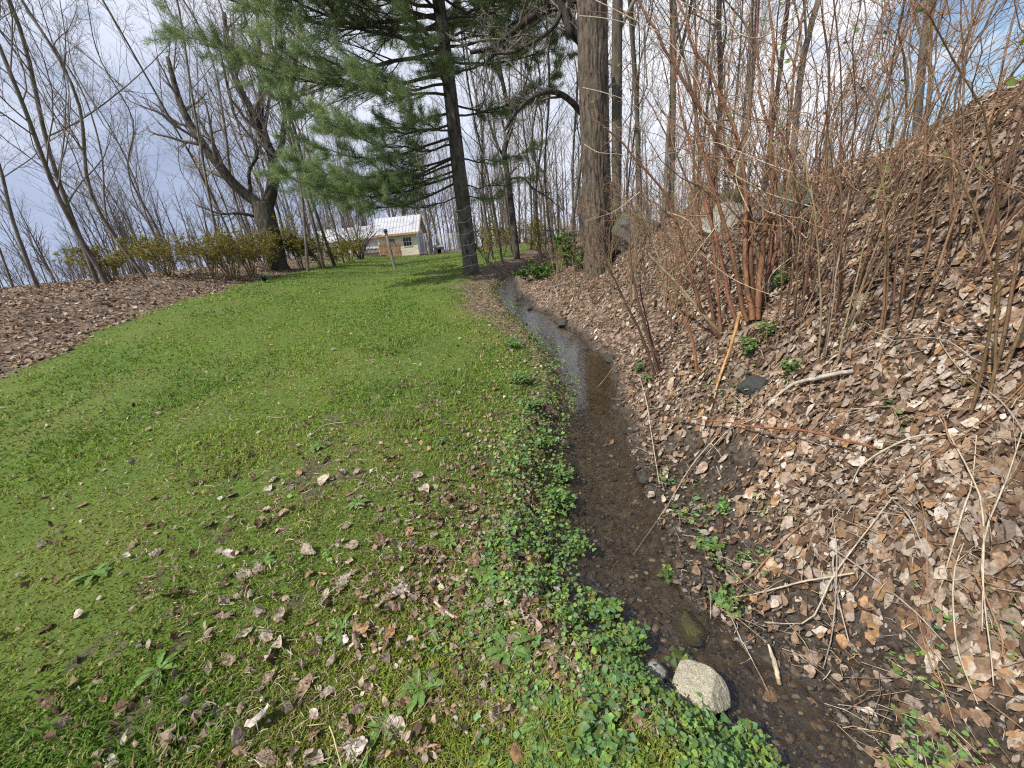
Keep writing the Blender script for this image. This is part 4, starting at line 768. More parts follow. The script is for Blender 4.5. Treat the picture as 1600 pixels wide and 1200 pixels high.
# individually placed trees of the photograph: base pixel, distance along y, scale, variant
def at_y(px_, y, py0=400):
    r = ray(px_, py0); k = y / r[1]; return (CAM + k * r)[0]
for px_, y, s, vi, rz, lx, lab in [
    (1001, 9.5, .85, 0, .3, -.01, 'straight slender tree right of the twin trunks on the slope'), (1047, 8.6, .95, 1, 1.2, -.03, 'straight dark tree on the skyline left of the grey boulder'), (1036, 9.2, .8, 2, 2.2, .06, 'tree leaning right beside the straight dark skyline tree'),
    (1142, 8.8, .9, 3, .6, .08, 'grey tree on the slope top behind the moss covered rock'), (1100, 9.5, .8, 4, 4.0, .02, 'thin tree on the skyline above the light grey boulder'), (1180, 10, .9, 5, 3.0, .05, 'tree on the slope top behind the thick red stems'),
    (1225, 9, .85, 6, 1.0, .07, 'tree at the slope top beside the long dark boulder'), (884, 11.5, .85, 7, .2, .075, 'thin tree leaning right just left of the big furrowed trunk'), (866, 15, .8, 8, 2.0, .02, 'thin grey tree standing between the dark young trunk and big trunk'),
    (845, 19, .9, 0, 3.3, .01, 'slender tree in the gap left of the big furrowed trunk'), (785, 16, .95, 2, 5.0, -.04, 'slim tree right behind the pine trunk'), (770, 19, 1.0, 4, .9, .03, 'thin forest tree visible past the right edge of the pine'),
    (830, 24, 1.0, 5, 2.5, 0, 'tall thin tree far back over the brook'), (800, 22, 1., 1, 1.4, -.02, 'forest tree directly behind the dark young trunk'), (898, 13, .75, 3, 2.9, .02, 'sapling almost touching the left edge of the big trunk'),
    (520, 21, 1.1, 6, .4, -.07, 'leaning tree at the lawn edge left of the shed'), (503, 19, 1.0, 7, 2.6, -.14, 'strongly leaning tree among yellow bushes'), (475, 18, 1.0, 1, 3.9, -.15, 'slim leaning tree right of the forked maple'), (535, 25, 1.1, 3, 1.1, -.05, 'tree behind the bush at the left of the shed'),
    (375, 20, 1.0, 8, .8, -.12, 'leaning tree behind the brush left of the maple'), (405, 24, 1.1, 0, 1.8, -.06, 'tree straight behind the forked maple'), (340, 18, 1.0, 5, 4.4, -.08, 'tree behind the brush heap at left'),
    (555, 33, 1.1, 2, .1, -.04, 'tree standing in front of the white house'), (450, 27, 1.1, 4, 5.2, -.05, 'tree deep in the wood right of the maple'), (490, 31, 1.1, 6, 2.8, -.03, 'distant tree above the yellow bushes')]:
    forest_tree(at_y(px_, y), y, s, vi, rz, lab, None, (0, lx))
# the rest of the wood: look-alikes, each a tree of its own
def wood(n, fn, label, group, smin, smax, seed, mind):
    rg = np.random.default_rng(seed); k = 0; tries = 0
    while k < n and tries < 9000:
        tries += 1; x, y = fn(rg)
        if TREE_PTS and min((x - a) ** 2 + (y - b) ** 2 for a, b in TREE_PTS) < mind ** 2: continue
        forest_tree(x, y, smin + (smax - smin) * rg.random(), int(rg.integers(0, 9)), rg.random() * 6.28, label, group, (0.06 * rg.normal(), 0.06 * rg.normal())); k += 1
wood(22, lambda r: (xc(22) + 0.5 + 13 * r.random() - 1.5, 13 + 22 * r.random()), 'thin bare grey tree in the wood beyond the brook', 'bare trees in the wood beyond the brook', .7, 1.05, 31, 0.8)
wood(12, lambda r: (3.2 + 14 * r.random(), 4.8 + 12 * r.random()), 'thin bare grey tree on top of the slope', 'bare trees on top of the slope', .6, 1.0, 32, 0.85)
def _lw(r):
    y = 10 + 28 * r.random(); return xe(y) - 2.4 - 14 * r.random(), y
wood(20, _lw, 'thin bare tree in the wood left of the lawn', 'bare trees in the wood left of the lawn', .75, 1.15, 33, 1.2)
wood(36, lambda r: (-22 + 26 * r.random(), 43 + 12 * r.random()), 'thin bare tree in the wood behind the shed', 'bare trees in the wood behind the shed', .8, 1.15, 34, 1.0)
def distant():
    mb = MB(); rg = np.random.default_rng(9); n = 300
    x = -75 + 150 * rg.random(n); y = 56 + 26 * rg.random(n); h = 9 + 7 * rg.random(n)
    p0 = np.stack([x, y, Z(x, y, False) - .3], -1); q = np.linspace(0, 1, 5)[None, :, None]; ln = np.concatenate([rg.normal(size=(n, 2)) * .6, h[:, None]], 1)
    pth = p0[:, None] + q * ln[:, None]; rd = np.linspace(0.14, 0.03, 5)[None] * (0.6 + 0.8 * rg.random((n, 1)))
    c = np.array([0.15, 0.128, 0.11]) * (0.7 + .6 * rg.random((n, 1))); tubes(mb, pth, rd, 4, c)
    a, b = grow(pth, rd, 12, 0.2, 1, (25, 55), (.2, .4), .5, 4, .4, .1, rng=rg, rmin=.02); tubes(mb, a, b, 3, np.repeat(c, 12, 0))
    a, b = grow(a, b, 6, 0.2, 1, (25, 55), (.3, .6), .6, 3, .3, .1, rng=rg, rmin=.016); tubes(mb, a, b, 3, np.repeat(np.repeat(c, 12, 0), 6, 0), cap=False)
    n = 700; x = -70 + 140 * rg.random(n); y = 44 + 34 * rg.random(n); p0 = np.stack([x, y, Z(x, y, False) - .1], -1); pth = p0[:, None] + np.linspace(0, 1, 4)[None, :, None] * np.concatenate([rg.normal(size=(n, 2)) * .5, (2 + 3 * rg.random((n, 1)))], 1)[:, None]; rd = np.repeat(np.linspace(.05, .02, 4)[None], n, 0)
    c = np.array([0.20, 0.175, 0.135]) * (0.6 + .7 * rg.random((n, 1))); tubes(mb, pth, rd, 3, c); a, b = grow(pth, rd, 14, 0.05, 1, (25, 65), (.25, .5), .5, 4, .4, .15, rng=rg, rmin=.014); tubes(mb, a, b, 3, np.repeat(c, 14, 0), cap=False); a, b = grow(a, b, 3, 0.2, 1, (25, 55), (.4, .7), .6, 3, .3, .1, rng=rg, rmin=.012); tubes(mb, a, b, 3, np.repeat(np.repeat(c, 14, 0), 3, 0), cap=False)
    tag(obj('distant_woods', mb, M_TWIG), 'far bare wood closing the view behind the lawn', 'wood', kind='stuff')
distant()

# ---- the white pine
PINE = hit(737, 428); PD = (PINE - CAM) @ _F
def build_pine():
    rg = np.random.default_rng(3)
    t = thing('white_pine', 'tall white pine with green needle sprays standing at the lawn edge', 'tree', PINE)
    r0 = 0.5 * 23.5 / FPX * PD
    tr, pth, rr_ = trunk_mesh([PINE + np.array([0, 0, -.25]), PINE + np.array([0.0, 0, 2.5]), PINE + np.array([.03, .02, 6]), PINE + np.array([-.02, .05, 11]), PINE + np.array([0, 0, 17])], r0, 0.05, 60, 260, 0.42, 0.5, 0.04, ridge=0.014)
    obj('trunk', tr, M_PINEBARK, t)
    s = pth[:, 2] - PINE[2]
    specs = []
    # boughs that can be told apart in the photograph: height, azimuth (deg, 0 = right, 90 = away), length, rise, foliage share
    specs += [(5.4, 190, 6.4, 0.10, 1.0), (5.2, 208, 4.6, 0.05, .8), (3.2, 190, 4.4, -0.06, .8), (3.0, 212, 4.2, -0.08, .8), (2.75, 172, 4.2, -0.08, .8), (3.7, 232, 4.2, 0.0, .8), (4.2, 204, 4.4, 0.03, .8), (4.5, 178, 4.6, 0.06, .8), (3.4, 160, 4.6, -0.04, 1.0),
              (4.9, 222, 4.6, 0.10, .8), (4.0, 250, 3.6, 0.1, .9), (5.0, 265, 3.4, 0.2, .9), (3.3, 20, 2.8, 0.10, .4), (2.6, 345, 2.4, 0.0, .15), (4.4, 5, 3.4, 0.25, .7), (5.3, 340, 3.6, 0.3, .8), (2.4, 60, 2.2, 0.0, .3), (2.3, 200, 2.6, -.05, .1), (6.2, 15, 3.8, .3, .9), (6.4, 200, 5.4, .14, .75), (6.9, 216, 5.6, .16, .75), (7.3, 184, 5.2, .2, .75), (7.6, 232, 5.4, .2, .75), (8.1, 204, 5.4, .24, .75), (6.7, 250, 4.6, .2, 1), (7.9, 170, 5.2, .2, 1), (8.6, 222, 5.4, .26, 1), (3.9, 184, 4.6, .0, .8), (2.9, 197, 4.8, -.05, .8), (5.9, 183, 7.0, .08, .7), (6.7, 193, 6.8, .1, .6), (5.7, 8, 4.0, .15, .9), (6.6, 350, 4.2, .2, .9), (7.2, 20, 4.2, .2, .9), (4.7, 30, 3.4, .1, .8), (3.4, 205, 4.4, -.08, .9), (7.6, 330, 3.8, .2, .9)]
    h = 5.9
    while h < 16.2 and len(specs) < 96:
        a0 = rg.random() * 360
        for k in range(5):
            az = a0 + k * 72 + rg.normal() * 10; left = max(0, math.cos(math.radians(az - 200)))
            specs.append((h + 0.15 * rg.random(), az, (4.4 * (1 - (h - 4) / 14.5) + 1.6 * left + 0.6) * (0.8 + .4 * rg.random()), 0.22 + 0.02 * h + .1 * rg.normal(), 1.0))
        h += 0.62
    for hh, az, ln, rise, fol in specs[:97]:
        i = int(np.argmin(np.abs(s - hh))); o = pth[i]; a = math.radians(az); d = np.array([math.cos(a), math.sin(a), 0]); sd_ = np.array([-d[1], d[0], 0]); bend = rg.normal() * 0.12
        q = np.linspace(0, 1, 10)[:, None]
        path = o + d * ln * q + np.array([0, 0, 1]) * ln * (rise * q - 0.10 * np.sin(q * np.pi * .8) + 0.13 * q ** 3) + sd_ * ln * bend * q ** 2 + np.concatenate([np.zeros((1, 3)), rg.normal(size=(9, 3)) * .03])
        rad = (0.009 + 0.0065 * ln) * (1 - 0.85 * q[:, 0])
        wb = MB(); tubes(wb, path, rad, 6, (0.07, 0.058, 0.048))
        nt_ = int(8 + 5.0 * ln)
        tw, twr = grow(path[None], rad[None], nt_, 0.16, 1.0, (35, 65), (.18, .34), .5, 6, 0.18, .10, rng=rg, rmin=.004, lenfall=.55)
        tw[:, :, 2] = tw[:, :1, 2] + (tw[:, :, 2] - tw[:, :1, 2]) * 0.45; tubes(wb, tw, twr, 4, (0.08, 0.068, 0.052))
        t2, t2r = grow(tw, twr, 8, 0.2, 1.0, (25, 55), (.25, .5), .6, 4, 0.25, .1, rng=rg, rmin=.003, lenfall=.4); tubes(wb, t2, t2r, 3, (0.055, 0.045, 0.034), cap=False)
        bo = obj('branch', wb, M_STEM, t)
        # needle tufts at the twig ends
        tt = np.concatenate([t2[:, -1], t2[:, -2], tw[:, -1], tw[:, -2], t2[:, -1] * .5 + t2[:, -2] * .5]); td = np.concatenate([nrm(t2[:, -1] - t2[:, -2]), nrm(t2[:, -2] - t2[:, -3]), nrm(tw[:, -1] - tw[:, -2]), nrm(tw[:, -2] - tw[:, -3]), nrm(t2[:, -1] - t2[:, -2])])
        far_ = np.linalg.norm(tt - o, axis=1) / ln; keep = (rg.random(len(tt)) < fol * (0.25 + 0.9 * sm(0.2, 0.55, far_)) * 0.82); tt, td = tt[keep], td[keep]
        if not len(tt): continue
        m = 17; n = len(tt); q3 = rg.normal(size=(n, m, 3)); dd = nrm(td[:, None] * 0.7 + 1.0 * nrm(q3) + np.array([0, 0, 0.15])); L_ = (0.09 + 0.06 * rg.random((n, m, 1)))
        b0 = tt[:, None] - td[:, None] * rg.random((n, m, 1)) * 0.22 + 0.03 * rg.normal(size=(n, m, 3)); tip = b0 + dd * L_; sw = nrm(np.cross(dd, rg.normal(size=dd.shape))) * 0.0042
        v = np.stack([b0 - sw, b0 + sw, tip], 2).reshape(-1, 3)
        base = np.array([[0.235, 0.325, 0.15], [0.28, 0.36, 0.145], [0.19, 0.285, 0.16], [0.31, 0.37, 0.14]])[rg.integers(0, 4, n)] * (0.75 + .5 * rg.random((n, 1)))
        nb = MB(); nb.add(v, None, np.arange(n * m * 3).reshape(-1, 3), np.repeat(base, m * 3, 0)); obj('needles', nb, M_NEEDLE, bo)
    # string wound up the trunk
    sb = MB(); th = np.linspace(0.2, 6.283 * 6.2, 260); zz = 0.12 + 2.0 * (np.linspace(0, 1, 260) ** 1.1) + 0.05 * np.sin(th) + 0.02 * np.sin(th * 3.1)
    rs = np.interp(zz, s, rr_) * 1.03 + 0.02 + 0.10 * np.exp(-zz / .16)
    cx = np.interp(zz, s, pth[:, 0]); cy = np.interp(zz, s, pth[:, 1]); sp_ = np.stack([cx + rs * np.cos(th), cy + rs * np.sin(th), PINE[2] + zz], -1)
    tubes(sb, sp_, np.full(260, .007), 5, (0.55, 0.52, 0.45)); so = obj('string', sb, M_STRING, off=PINE); so.location = PINE
    tag(so, 'pale string wound loosely around the lower pine trunk', 'string')
build_pine()

# ---- big furrowed trunk right of the brook, its limbs traced from the photograph
def limb(t, pts, r0, r1, mat, lv=None, n=22, sides=9, seed=0, col=TWC, name='limb'):
    rg = np.random.default_rng(seed + 1000); pth = spline([P(*q) for q in pts], n); rad = np.linspace(r0, r1, n)
    mb = MB(); tubes(mb, pth, rad, sides, (1, 1, 1)); o = obj(name, mb, mat, t)
    if lv:
        cb = MB(); bare_crown(cb, pth, rad, lv, rg, col); obj('twigs', cb, M_TWIG, o)
    return pth, rad
LV_LIMB = [(9, .25, 1, (25, 60), (.3, .55), 6, .25, 4, .5), (6, .15, 1, (20, 55), (.35, .6), 4, .2, 3, .6), (4, .2, 1, (20, 55), (.4, .6), 3, .2, 3, .6)]
def build_big():
    b = hit(935, 424); D = (b - CAM) @ _F
    t = thing('big_tree', 'massive tree with deeply furrowed bark on the slope beside the brook', 'tree', b)
    up = lambda h: b + np.array([0.0, 0.05, h])
    mb, pth, rr_ = trunk_mesh([up(-.4), up(2), up(5), up(9), up(14)], 0.5 * 41 / FPX * D, 0.5 * 30 / FPX * D, 120, 420, 0.40, 0.5, 0.06, ridge=0.035)
    obj('trunk', mb, M_BIGBARK, t)
    limb(t, [(940, 97, D - .3), (925, 77, D - .55), (905, 62, D - .7), (890, 45, D - .8), (882, 17, D - .85), (876, 0, D - .9), (868, -60, D - 1)], .085, .06, M_MAPLEBARK, LV_LIMB, seed=1)
    limb(t, [(912, 0, D - .1), (896, 6, D - .3), (865, 11, D - .5), (834, 25, D - .6), (800, 51, D - .7), (765, 75, D - .8), (735, 82, D - .9)], .085, .03, M_MAPLEBARK, LV_LIMB, seed=2)
    limb(t, [(912, 180, D), (893, 159, D - .3), (876, 147, D - .5), (857, 143, D - .7), (837, 150, D - .8), (817, 164, D - .9), (800, 184, D - 1), (788, 205, D - 1.1)], .060, .022, M_MAPLEBARK, LV_LIMB, seed=3)
    limb(t, [(880, 10, D - .8), (865, 42, D - .9), (834, 65, D - 1.), (800, 82, D - 1.1), (770, 84, D - 1.3)], .045, .014, M_MAPLEBARK, LV_LIMB, seed=4)
    cb = MB(); bare_crown(cb, pth[238::7], rr_[238::7], [(14, .0, 1, (40, 70), (.5, .8), 9, .3, 6, .35), (8, .2, 1, (25, 55), (.3, .5), 5, .3, 3, .55), (6, .15, 1, (20, 55), (.35, .6), 4, .2, 3, .6)], np.random.default_rng(5)); obj('crown', cb, M_TWIG, t)
    b2 = hit(963, 404, 8, 30); b2 = P(963, 402, D + 1.0); b2[2] = float(Z(b2[0], b2[1])); up2 = lambda h: b2 + np.array([0.04 * h * .3, 0.0, h])
    t2 = thing('grey_tree', 'second grey trunk close behind the massive furrowed tree', 'tree', b2)
    mb, p2, r2 = trunk_mesh([up2(-.4), up2(2), up2(5), up2(9), up2(13)], 0.5 * 14.5 / FPX * (D + 1), 0.07, 40, 160, 0.2, 0.4, 0.05, ridge=0.012); obj('trunk', mb, M_THINBARK, t2)
    cb = MB(); bare_crown(cb, p2[::5], r2[::5], [(16, .25, 1, (25, 60), (.2, .4), 7, .4, 5, .45), (8, .2, 1, (25, 55), (.3, .5), 5, .3, 3, .55), (6, .15, 1, (20, 55), (.35, .6), 4, .2, 3, .6)], np.random.default_rng(6)); obj('crown', cb, M_TWIG, t2)
build_big()
def build_dark_young():
    b = hit(808, 405); D = (b - CAM) @ _F
    t = thing('dark_tree', 'dark slim trunk with twisted limbs standing right of the pine', 'tree', b)
    pth = spline([b + np.array([0, 0, -.3]), P(800, 330, D), P(793, 275, D), P(788, 235, D), P(800, 190, D), P(790, 150, D), P(778, 90, D), P(772, 20, D), P(770, -80, D)], 40)
    mb, pth, rr_ = trunk_mesh(pth, 0.5 * 10.5 / FPX * D, .05, 12, 40, .25, .3, .06); obj('trunk', mb, M_MAPLEBARK, t)
    limb(t, [(793, 280, D), (817, 278, D), (834, 295, D + .1), (857, 309, D + .2), (880, 330, D + .3)], .05, .015, M_MAPLEBARK, LV_LIMB, seed=11)
    limb(t, [(792, 255, D), (772, 215, D), (760, 170, D + .2), (752, 110, D + .3)], .06, .02, M_MAPLEBARK, LV_LIMB, seed=12)
    limb(t, [(795, 200, D), (815, 150, D), (832, 90, D + .2), (845, 20, D + .3)], .05, .02, M_MAPLEBARK, LV_LIMB, seed=13)
    cb = MB(); bare_crown(cb, pth[10:], rr_[10:], [(12, 0, 1, (30, 65), (.2, .4), 6, .3, 4, .45), (7, .2, 1, (25, 55), (.3, .5), 5, .3, 3, .55), (5, .15, 1, (20, 55), (.35, .6), 4, .2, 3, .6)], np.random.default_rng(8)); obj('crown', cb, M_TWIG, t)
build_dark_young()
def build_maple():
    b = hit(437, 422); D = (b - CAM) @ _F; print('maple', b, D)
    t = thing('maple_tree', 'old forked maple with dark bark at the left lawn edge', 'tree', b)
    w = lambda px: 0.44 * px / FPX * D
    mb, pth, rr_ = trunk_mesh(spline([b + np.array([0.08, 0, -.3]), P(434, 412, D), P(426, 380, D), P(419, 355, D), P(414, 335, D), P(410, 322, D)], 140), w(30), w(34), 70, 140, .28, .5, .10, ridge=0.03); obj('trunk', mb, M_MAPLEBARK, t)
    LVm = [(11, .2, 1, (22, 55), (.3, .5), 6, .4, 4, .45), (7, .15, 1, (22, 55), (.35, .6), 5, .3, 3, .55), (5, .2, 1, (20, 55), (.4, .6), 4, .2, 3, .6)]
    for k, (pts, r0, r1) in enumerate([([(411, 330, D), (398, 314, D - .1), (384, 304, D - .3), (361, 283, D - .6), (345, 262, D - .8), (320, 230, D - 1), (285, 170, D - 1.2), (262, 90, D - 1.3)], 20, 6),
            ([(416, 328, D), (424, 300, D), (428, 269, D), (426, 244, D), (415, 221, D), (392, 170, D - .2), (375, 140, D - .3), (358, 90, D - .5), (350, 20, D - .6)], 21, 6), ([(426, 250, D), (421, 232, D), (410, 190, D + .1), (408, 150, D + .2), (409, 113, D + .3), (404, 57, D + .3), (400, -20, D + .4)], 11, 4),
            ([(427, 262, D), (432, 241, D), (441, 227, D - .1), (443, 198, D - .2), (452, 159, D - .3), (462, 100, D - .3), (470, 20, D - .4)], 10, 3.5), ([(392, 306, D - .2), (389, 272, D - .3), (392, 260, D - .4), (401, 247, D - .5), (401, 227, D - .5), (390, 212, D - .6), (367, 181, D - .7), (358, 147, D - .8), (340, 60, D - 1)], 6, 2.5),
            ([(430, 262, D), (455, 268, D - .3), (483, 256, D - .5), (510, 247, D - .7)], 5, 2), ([(403, 340, D), (390, 336, D - .2), (370, 333, D - .4), (345, 334, D - .6), (310, 322, D - .9)], 6, 2), ([(412, 210, D), (420, 160, D + .3), (430, 90, D + .6), (432, 10, D + .8)], 6, 3)]):
        limb(t, pts, w(r0), w(r1), M_MAPLEBARK, LVm, 24, 10, seed=20 + k)
build_maple()

# ------------------------------------------------------------------ shrubs
def shrub_from_paths(name, label, paths, r0s, col, tw=(10, 5), twcol=(0.36, 0.27, 0.18), group=None, leaf=0, seed=0, cat='shrub', tlen=(.18, .42), upk=.25, leafcol=None, lsize=.012, sides=8):
    rg = np.random.default_rng(3000 + seed); base = paths[0][0].copy(); base[2] = float(Z(base[0], base[1]))
    t = thing(name, label, cat, base, group); allt = []
    for pth, r0 in zip(paths, r0s):
        n = len(pth); rad = r0 * (1 - 0.72 * np.linspace(0, 1, n)); mb = MB(); c = np.array(col) * (0.65 + .6 * rg.random()) * np.array([1, 1 + .25 * rg.random(), 1 + .3 * rg.random()]); pth = pth + np.concatenate([np.zeros((1, 3)), rg.normal(size=(n - 1, 3)) * r0 * .22]); rad = rad * (1 + .05 * rg.normal(size=n)); tubes(mb, pth, rad, sides, (c[None] * (0.75 + .5 * rg.random((n, 1))))[None]); so_ = obj('stem', mb, M_STEM, t); tb = MB()
        if tw[0]:
            a, b = grow(pth[None], rad[None], tw[0], .22, 1, (25, 60), tlen, .42, 6, upk, .2, rng=rg, rmin=.0022); c1 = np.array(col) * .6 + np.array(twcol) * .4; tubes(tb, a, b, 4, c1[None] * (0.7 + .6 * rg.random((len(a), 1))))
            if tw[1]:
                a2, b2 = grow(a, b, tw[1], .2, 1, (25, 65), (.3, .65), .6, 4, upk * .6, .22, rng=rg, rmin=.0016); tubes(tb, a2, b2, 3, np.array(twcol)[None] * (0.6 + .7 * rg.random((len(a2), 1))), cap=False); allt.append(a2)
            allt.append(a[:, -4:]); obj('twigs', tb, M_STEM, so_)
    if leaf:
        pts = np.concatenate([q.reshape(-1, 3) for q in allt]); k = rg.integers(0, len(pts), leaf); lb = MB(); leaflets(lb, pts[k] + rg.normal(size=(leaf, 3)) * .012, lsize * (.5 + rg.random(leaf)), rg.random(leaf) * 6.28, np.abs(rg.normal(size=leaf)) * .8, pick(leafcol or [(0.16, 0.24, 0.05), (0.2, 0.28, 0.07)], leaf), petals=5, lobed=.3); obj('leaves', lb, M_GREEN, t)
    return t
RED = (0.165, 0.066, 0.034)
def tr_paths(lst, n=22): return [spline([P(a, b, d) for a, b, d in q], n) for q in lst]
SD = (hit(1178, 505) - CAM) @ _F
def px_r(px, d): return 0.5 * px / FPX * d
main = [[(1175, 500, SD), (1171, 470, SD), (1163, 400, SD - .02), (1164, 330, SD - .05), (1162, 265, SD - .1), (1146, 193, SD - .15), (1126, 150, SD - .2), (1106, 105, SD - .2), (1083, 74, SD - .25), (1072, 25, SD - .3), (1050, -20, SD - .3)],
        [(1178, 503, SD + .05), (1174, 427, SD), (1171, 342, SD), (1151, 283, SD), (1132, 232, SD), (1112, 204, SD), (1095, 170, SD), (1072, 133, SD), (1049, 96, SD), (1024, 51, SD), (985, -20, SD)],
        [(1190, 490, SD + .25), (1205, 399, SD + .2), (1211, 290, SD + .15), (1205, 215, SD + .1), (1197, 187, SD), (1188, 142, SD), (1184, 71, SD), (1186, -30, SD)], [(1183, 500, SD), (1192, 385, SD), (1199, 330, SD), (1207, 272, SD - .05), (1204, 181, SD - .1), (1209, 85, SD - .1), (1201, -20, SD - .1)],
        [(1168, 502, SD), (1163, 498, SD), (1151, 427, SD), (1134, 357, SD), (1117, 300, SD), (1098, 240, SD), (1085, 150, SD + .1), (1090, 60, SD + .2), (1105, -30, SD + .3)], [(1152, 507, SD), (1140, 470, SD), (1120, 379, SD + .05), (1098, 300, SD + .1), (1080, 230, SD + .2), (1062, 160, SD + .3), (1050, 60, SD + .4)],
        [(1182, 497, SD + .1), (1215, 380, SD + .1), (1228, 260, SD + .1), (1240, 120, SD), (1262, -20, SD)]]
shrub_from_paths('red_stem_shrub', 'tall shrub with thick rusty red stems fanning up the slope', tr_paths(main), [px_r(9, SD), px_r(10, SD), px_r(7, SD), px_r(10, SD), px_r(7, SD), px_r(6, SD), px_r(7, SD)], RED, (12, 6), (0.30, 0.20, 0.13), None, 170, 1)
s2d = (hit(1124, 529) - CAM) @ _F
shrub_from_paths('red_stem_shrub', 'arching rusty stems left of the thickest red shrub', tr_paths([[(1126, 529, s2d), (1100, 493, s2d), (1083, 436, s2d), (1072, 399, s2d + .05), (1055, 342, s2d + .1), (1038, 300, s2d + .1), (998, 255, s2d + .1), (967, 218, s2d + .1), (925, 185, s2d + .1)], [(1120, 527, s2d), (1105, 440, s2d + .1), (1090, 330, s2d + .2), (1060, 250, s2d + .3), (1030, 190, s2d + .3), (990, 120, s2d + .4)],
        [(1128, 528, s2d), (1118, 420, s2d), (1112, 320, s2d), (1125, 220, s2d + .1), (1140, 110, s2d + .1), (1150, 0, s2d + .1)]]), [px_r(7, s2d), px_r(5, s2d), px_r(5, s2d)], RED, (11, 6), (0.30, 0.20, 0.13), None, 90, 2)
s3d = (hit(1028, 588) - CAM) @ _F
shrub_from_paths('thin_stem_shrub', 'thin dark red stems rising from the slope beside the pool', tr_paths([[(1024, 588, s3d), (998, 515, s3d), (970, 459, s3d), (945, 400, s3d), (930, 330, s3d + .1)], [(1030, 588, s3d), (1015, 535, s3d), (995, 461, s3d), (985, 400, s3d), (985, 330, s3d + .1), (995, 250, s3d + .2)], [(1034, 585, s3d), (1010, 500, s3d + .05), (1000, 430, s3d + .1), (1015, 350, s3d + .1)]]), [px_r(5, s3d), px_r(5, s3d), px_r(3.5, s3d)], (0.10, 0.045, 0.03), (9, 5), (0.33, 0.22, 0.13), None, 30, 3)
s4d = (hit(1088, 583) - CAM) @ _F
shrub_from_paths('thin_stem_shrub', 'single bent red stem above the snapped orange cane', tr_paths([[(1089, 583, s4d), (1083, 541, s4d), (1069, 498, s4d), (1040, 455, s4d), (1025, 420, s4d)], [(1092, 580, s4d), (1080, 520, s4d), (1060, 440, s4d), (1056, 380, s4d)]]), [px_r(4.5, s4d), px_r(3.5, s4d)], (0.19, 0.075, 0.04), (8, 4), (0.36, 0.25, 0.15), None, 12, 4)
def gen_shrub(x, y, h, nst, spread, col, label, seed, r0=.012, name='bare_shrub', group=None, arch=.4, leaf=0, tw=(9, 5), twcol=(0.36, 0.27, 0.18), leafcol=None, lsize=.012, cat='shrub', tlen=(.18, .42)):
    rg = np.random.default_rng(7000 + seed); b = on(x, y); ps = []; rs = []
    for k in range(nst):
        az = rg.random() * 6.28; sp = spread * (0.25 + .75 * rg.random()); hh = h * (.6 + .4 * rg.random()); q = np.linspace(0, 1, 14)[:, None]; d = np.array([math.cos(az), math.sin(az), 0])
        o = b + d * 0.04 * (1 + spread) * rg.random() * 2
        p = o + d * sp * q ** 1.35 + np.array([0, 0, 1]) * hh * ((1 + arch) * q - arch * q ** 2.2) + np.cumsum(rg.normal(size=(14, 3)) * .011 * h, 0) * q
        p[0, 2] -= .06; ps.append(p); rs.append(r0 * (.7 + .6 * rg.random()))
    ps[0][0][:2] = b[:2]
    return shrub_from_paths(name, label, ps, rs, col, tw, twcol, group, leaf, seed + 50, cat, leafcol=leafcol, lsize=lsize, sides=6, tlen=tlen)
def on_px(px_, py_): p = hit(px_, py_); return float(p[0]), float(p[1])
k = 0
for px_, py_, h, n_, sp, col, lab in [(950, 430, 1.7, 9, .7, (0.24, 0.17, 0.10), 'tangle of tan twigs at the foot of the massive tree'), (1000, 415, 2.0, 8, .8, (0.22, 0.14, 0.08), 'twiggy bush on the slope below the skyline boulder'), (1060, 420, 2.2, 8, .8, (0.19, 0.10, 0.06), 'reddish twiggy bush in the middle of the slope'), (1090, 380, 2.4, 9, .9, (0.2, 0.11, 0.07), 'dense brown bush left of the light grey boulder'),
        (985, 480, 1.3, 8, .5, (0.25, 0.17, 0.10), 'low tan bush above the pool'), (1040, 500, 1.2, 6, .5, (0.22, 0.12, 0.07), 'sparse brown bush on the leafy slope'), (1215, 400, 2.4, 9, .9, (0.17, 0.08, 0.045), 'red brown bush below the long dark boulder'), (1255, 480, 2.3, 10, .9, (0.16, 0.075, 0.045), 'dense red brown bush right of the tall red shrub'),
        (1330, 470, 2.3, 10, 1.0, (0.17, 0.08, 0.05), 'red brown bush right of the photograph middle slope'), (1420, 520, 2.2, 9, .9, (0.18, 0.09, 0.05), 'brown bush low on the slope at the far right'), (1520, 420, 2.4, 9, 1.0, (0.17, 0.09, 0.055), 'tall bush high on the slope at the far right'), (1560, 620, 1.6, 8, .8, (0.2, 0.11, 0.06), 'bush on the lower slope far right'),
        (1290, 330, 2.6, 9, 1., (0.18, 0.1, 0.06), 'bush on the slope top right of the long dark boulder'), (1400, 330, 2.6, 9, 1., (0.18, 0.1, 0.06), 'bush on the slope top above the tall red brown bushes'), (900, 460, .9, 8, .5, (0.3, 0.21, 0.12), 'low dry bush beside the upper brook'), (870, 440, .9, 7, .5, (0.28, 0.2, 0.11), 'small dry bush where the brook disappears'), (1110, 330, 2.3, 9, .9, (0.19, 0.11, 0.07), 'brown bush on the skyline behind the light grey boulder'), (1180, 300, 2.4, 9, .9, (0.19, 0.11, 0.07), 'brown bush on the skyline behind the moss covered rock')]:
    x_, y_ = on_px(px_, py_); gen_shrub(x_, y_, h * .95, max(5, n_ - 2), sp, col, lab, k, .0062, leaf=40 if k % 2 else 16, twcol=(0.31, 0.19, 0.11), tw=(9, 4)); k += 1
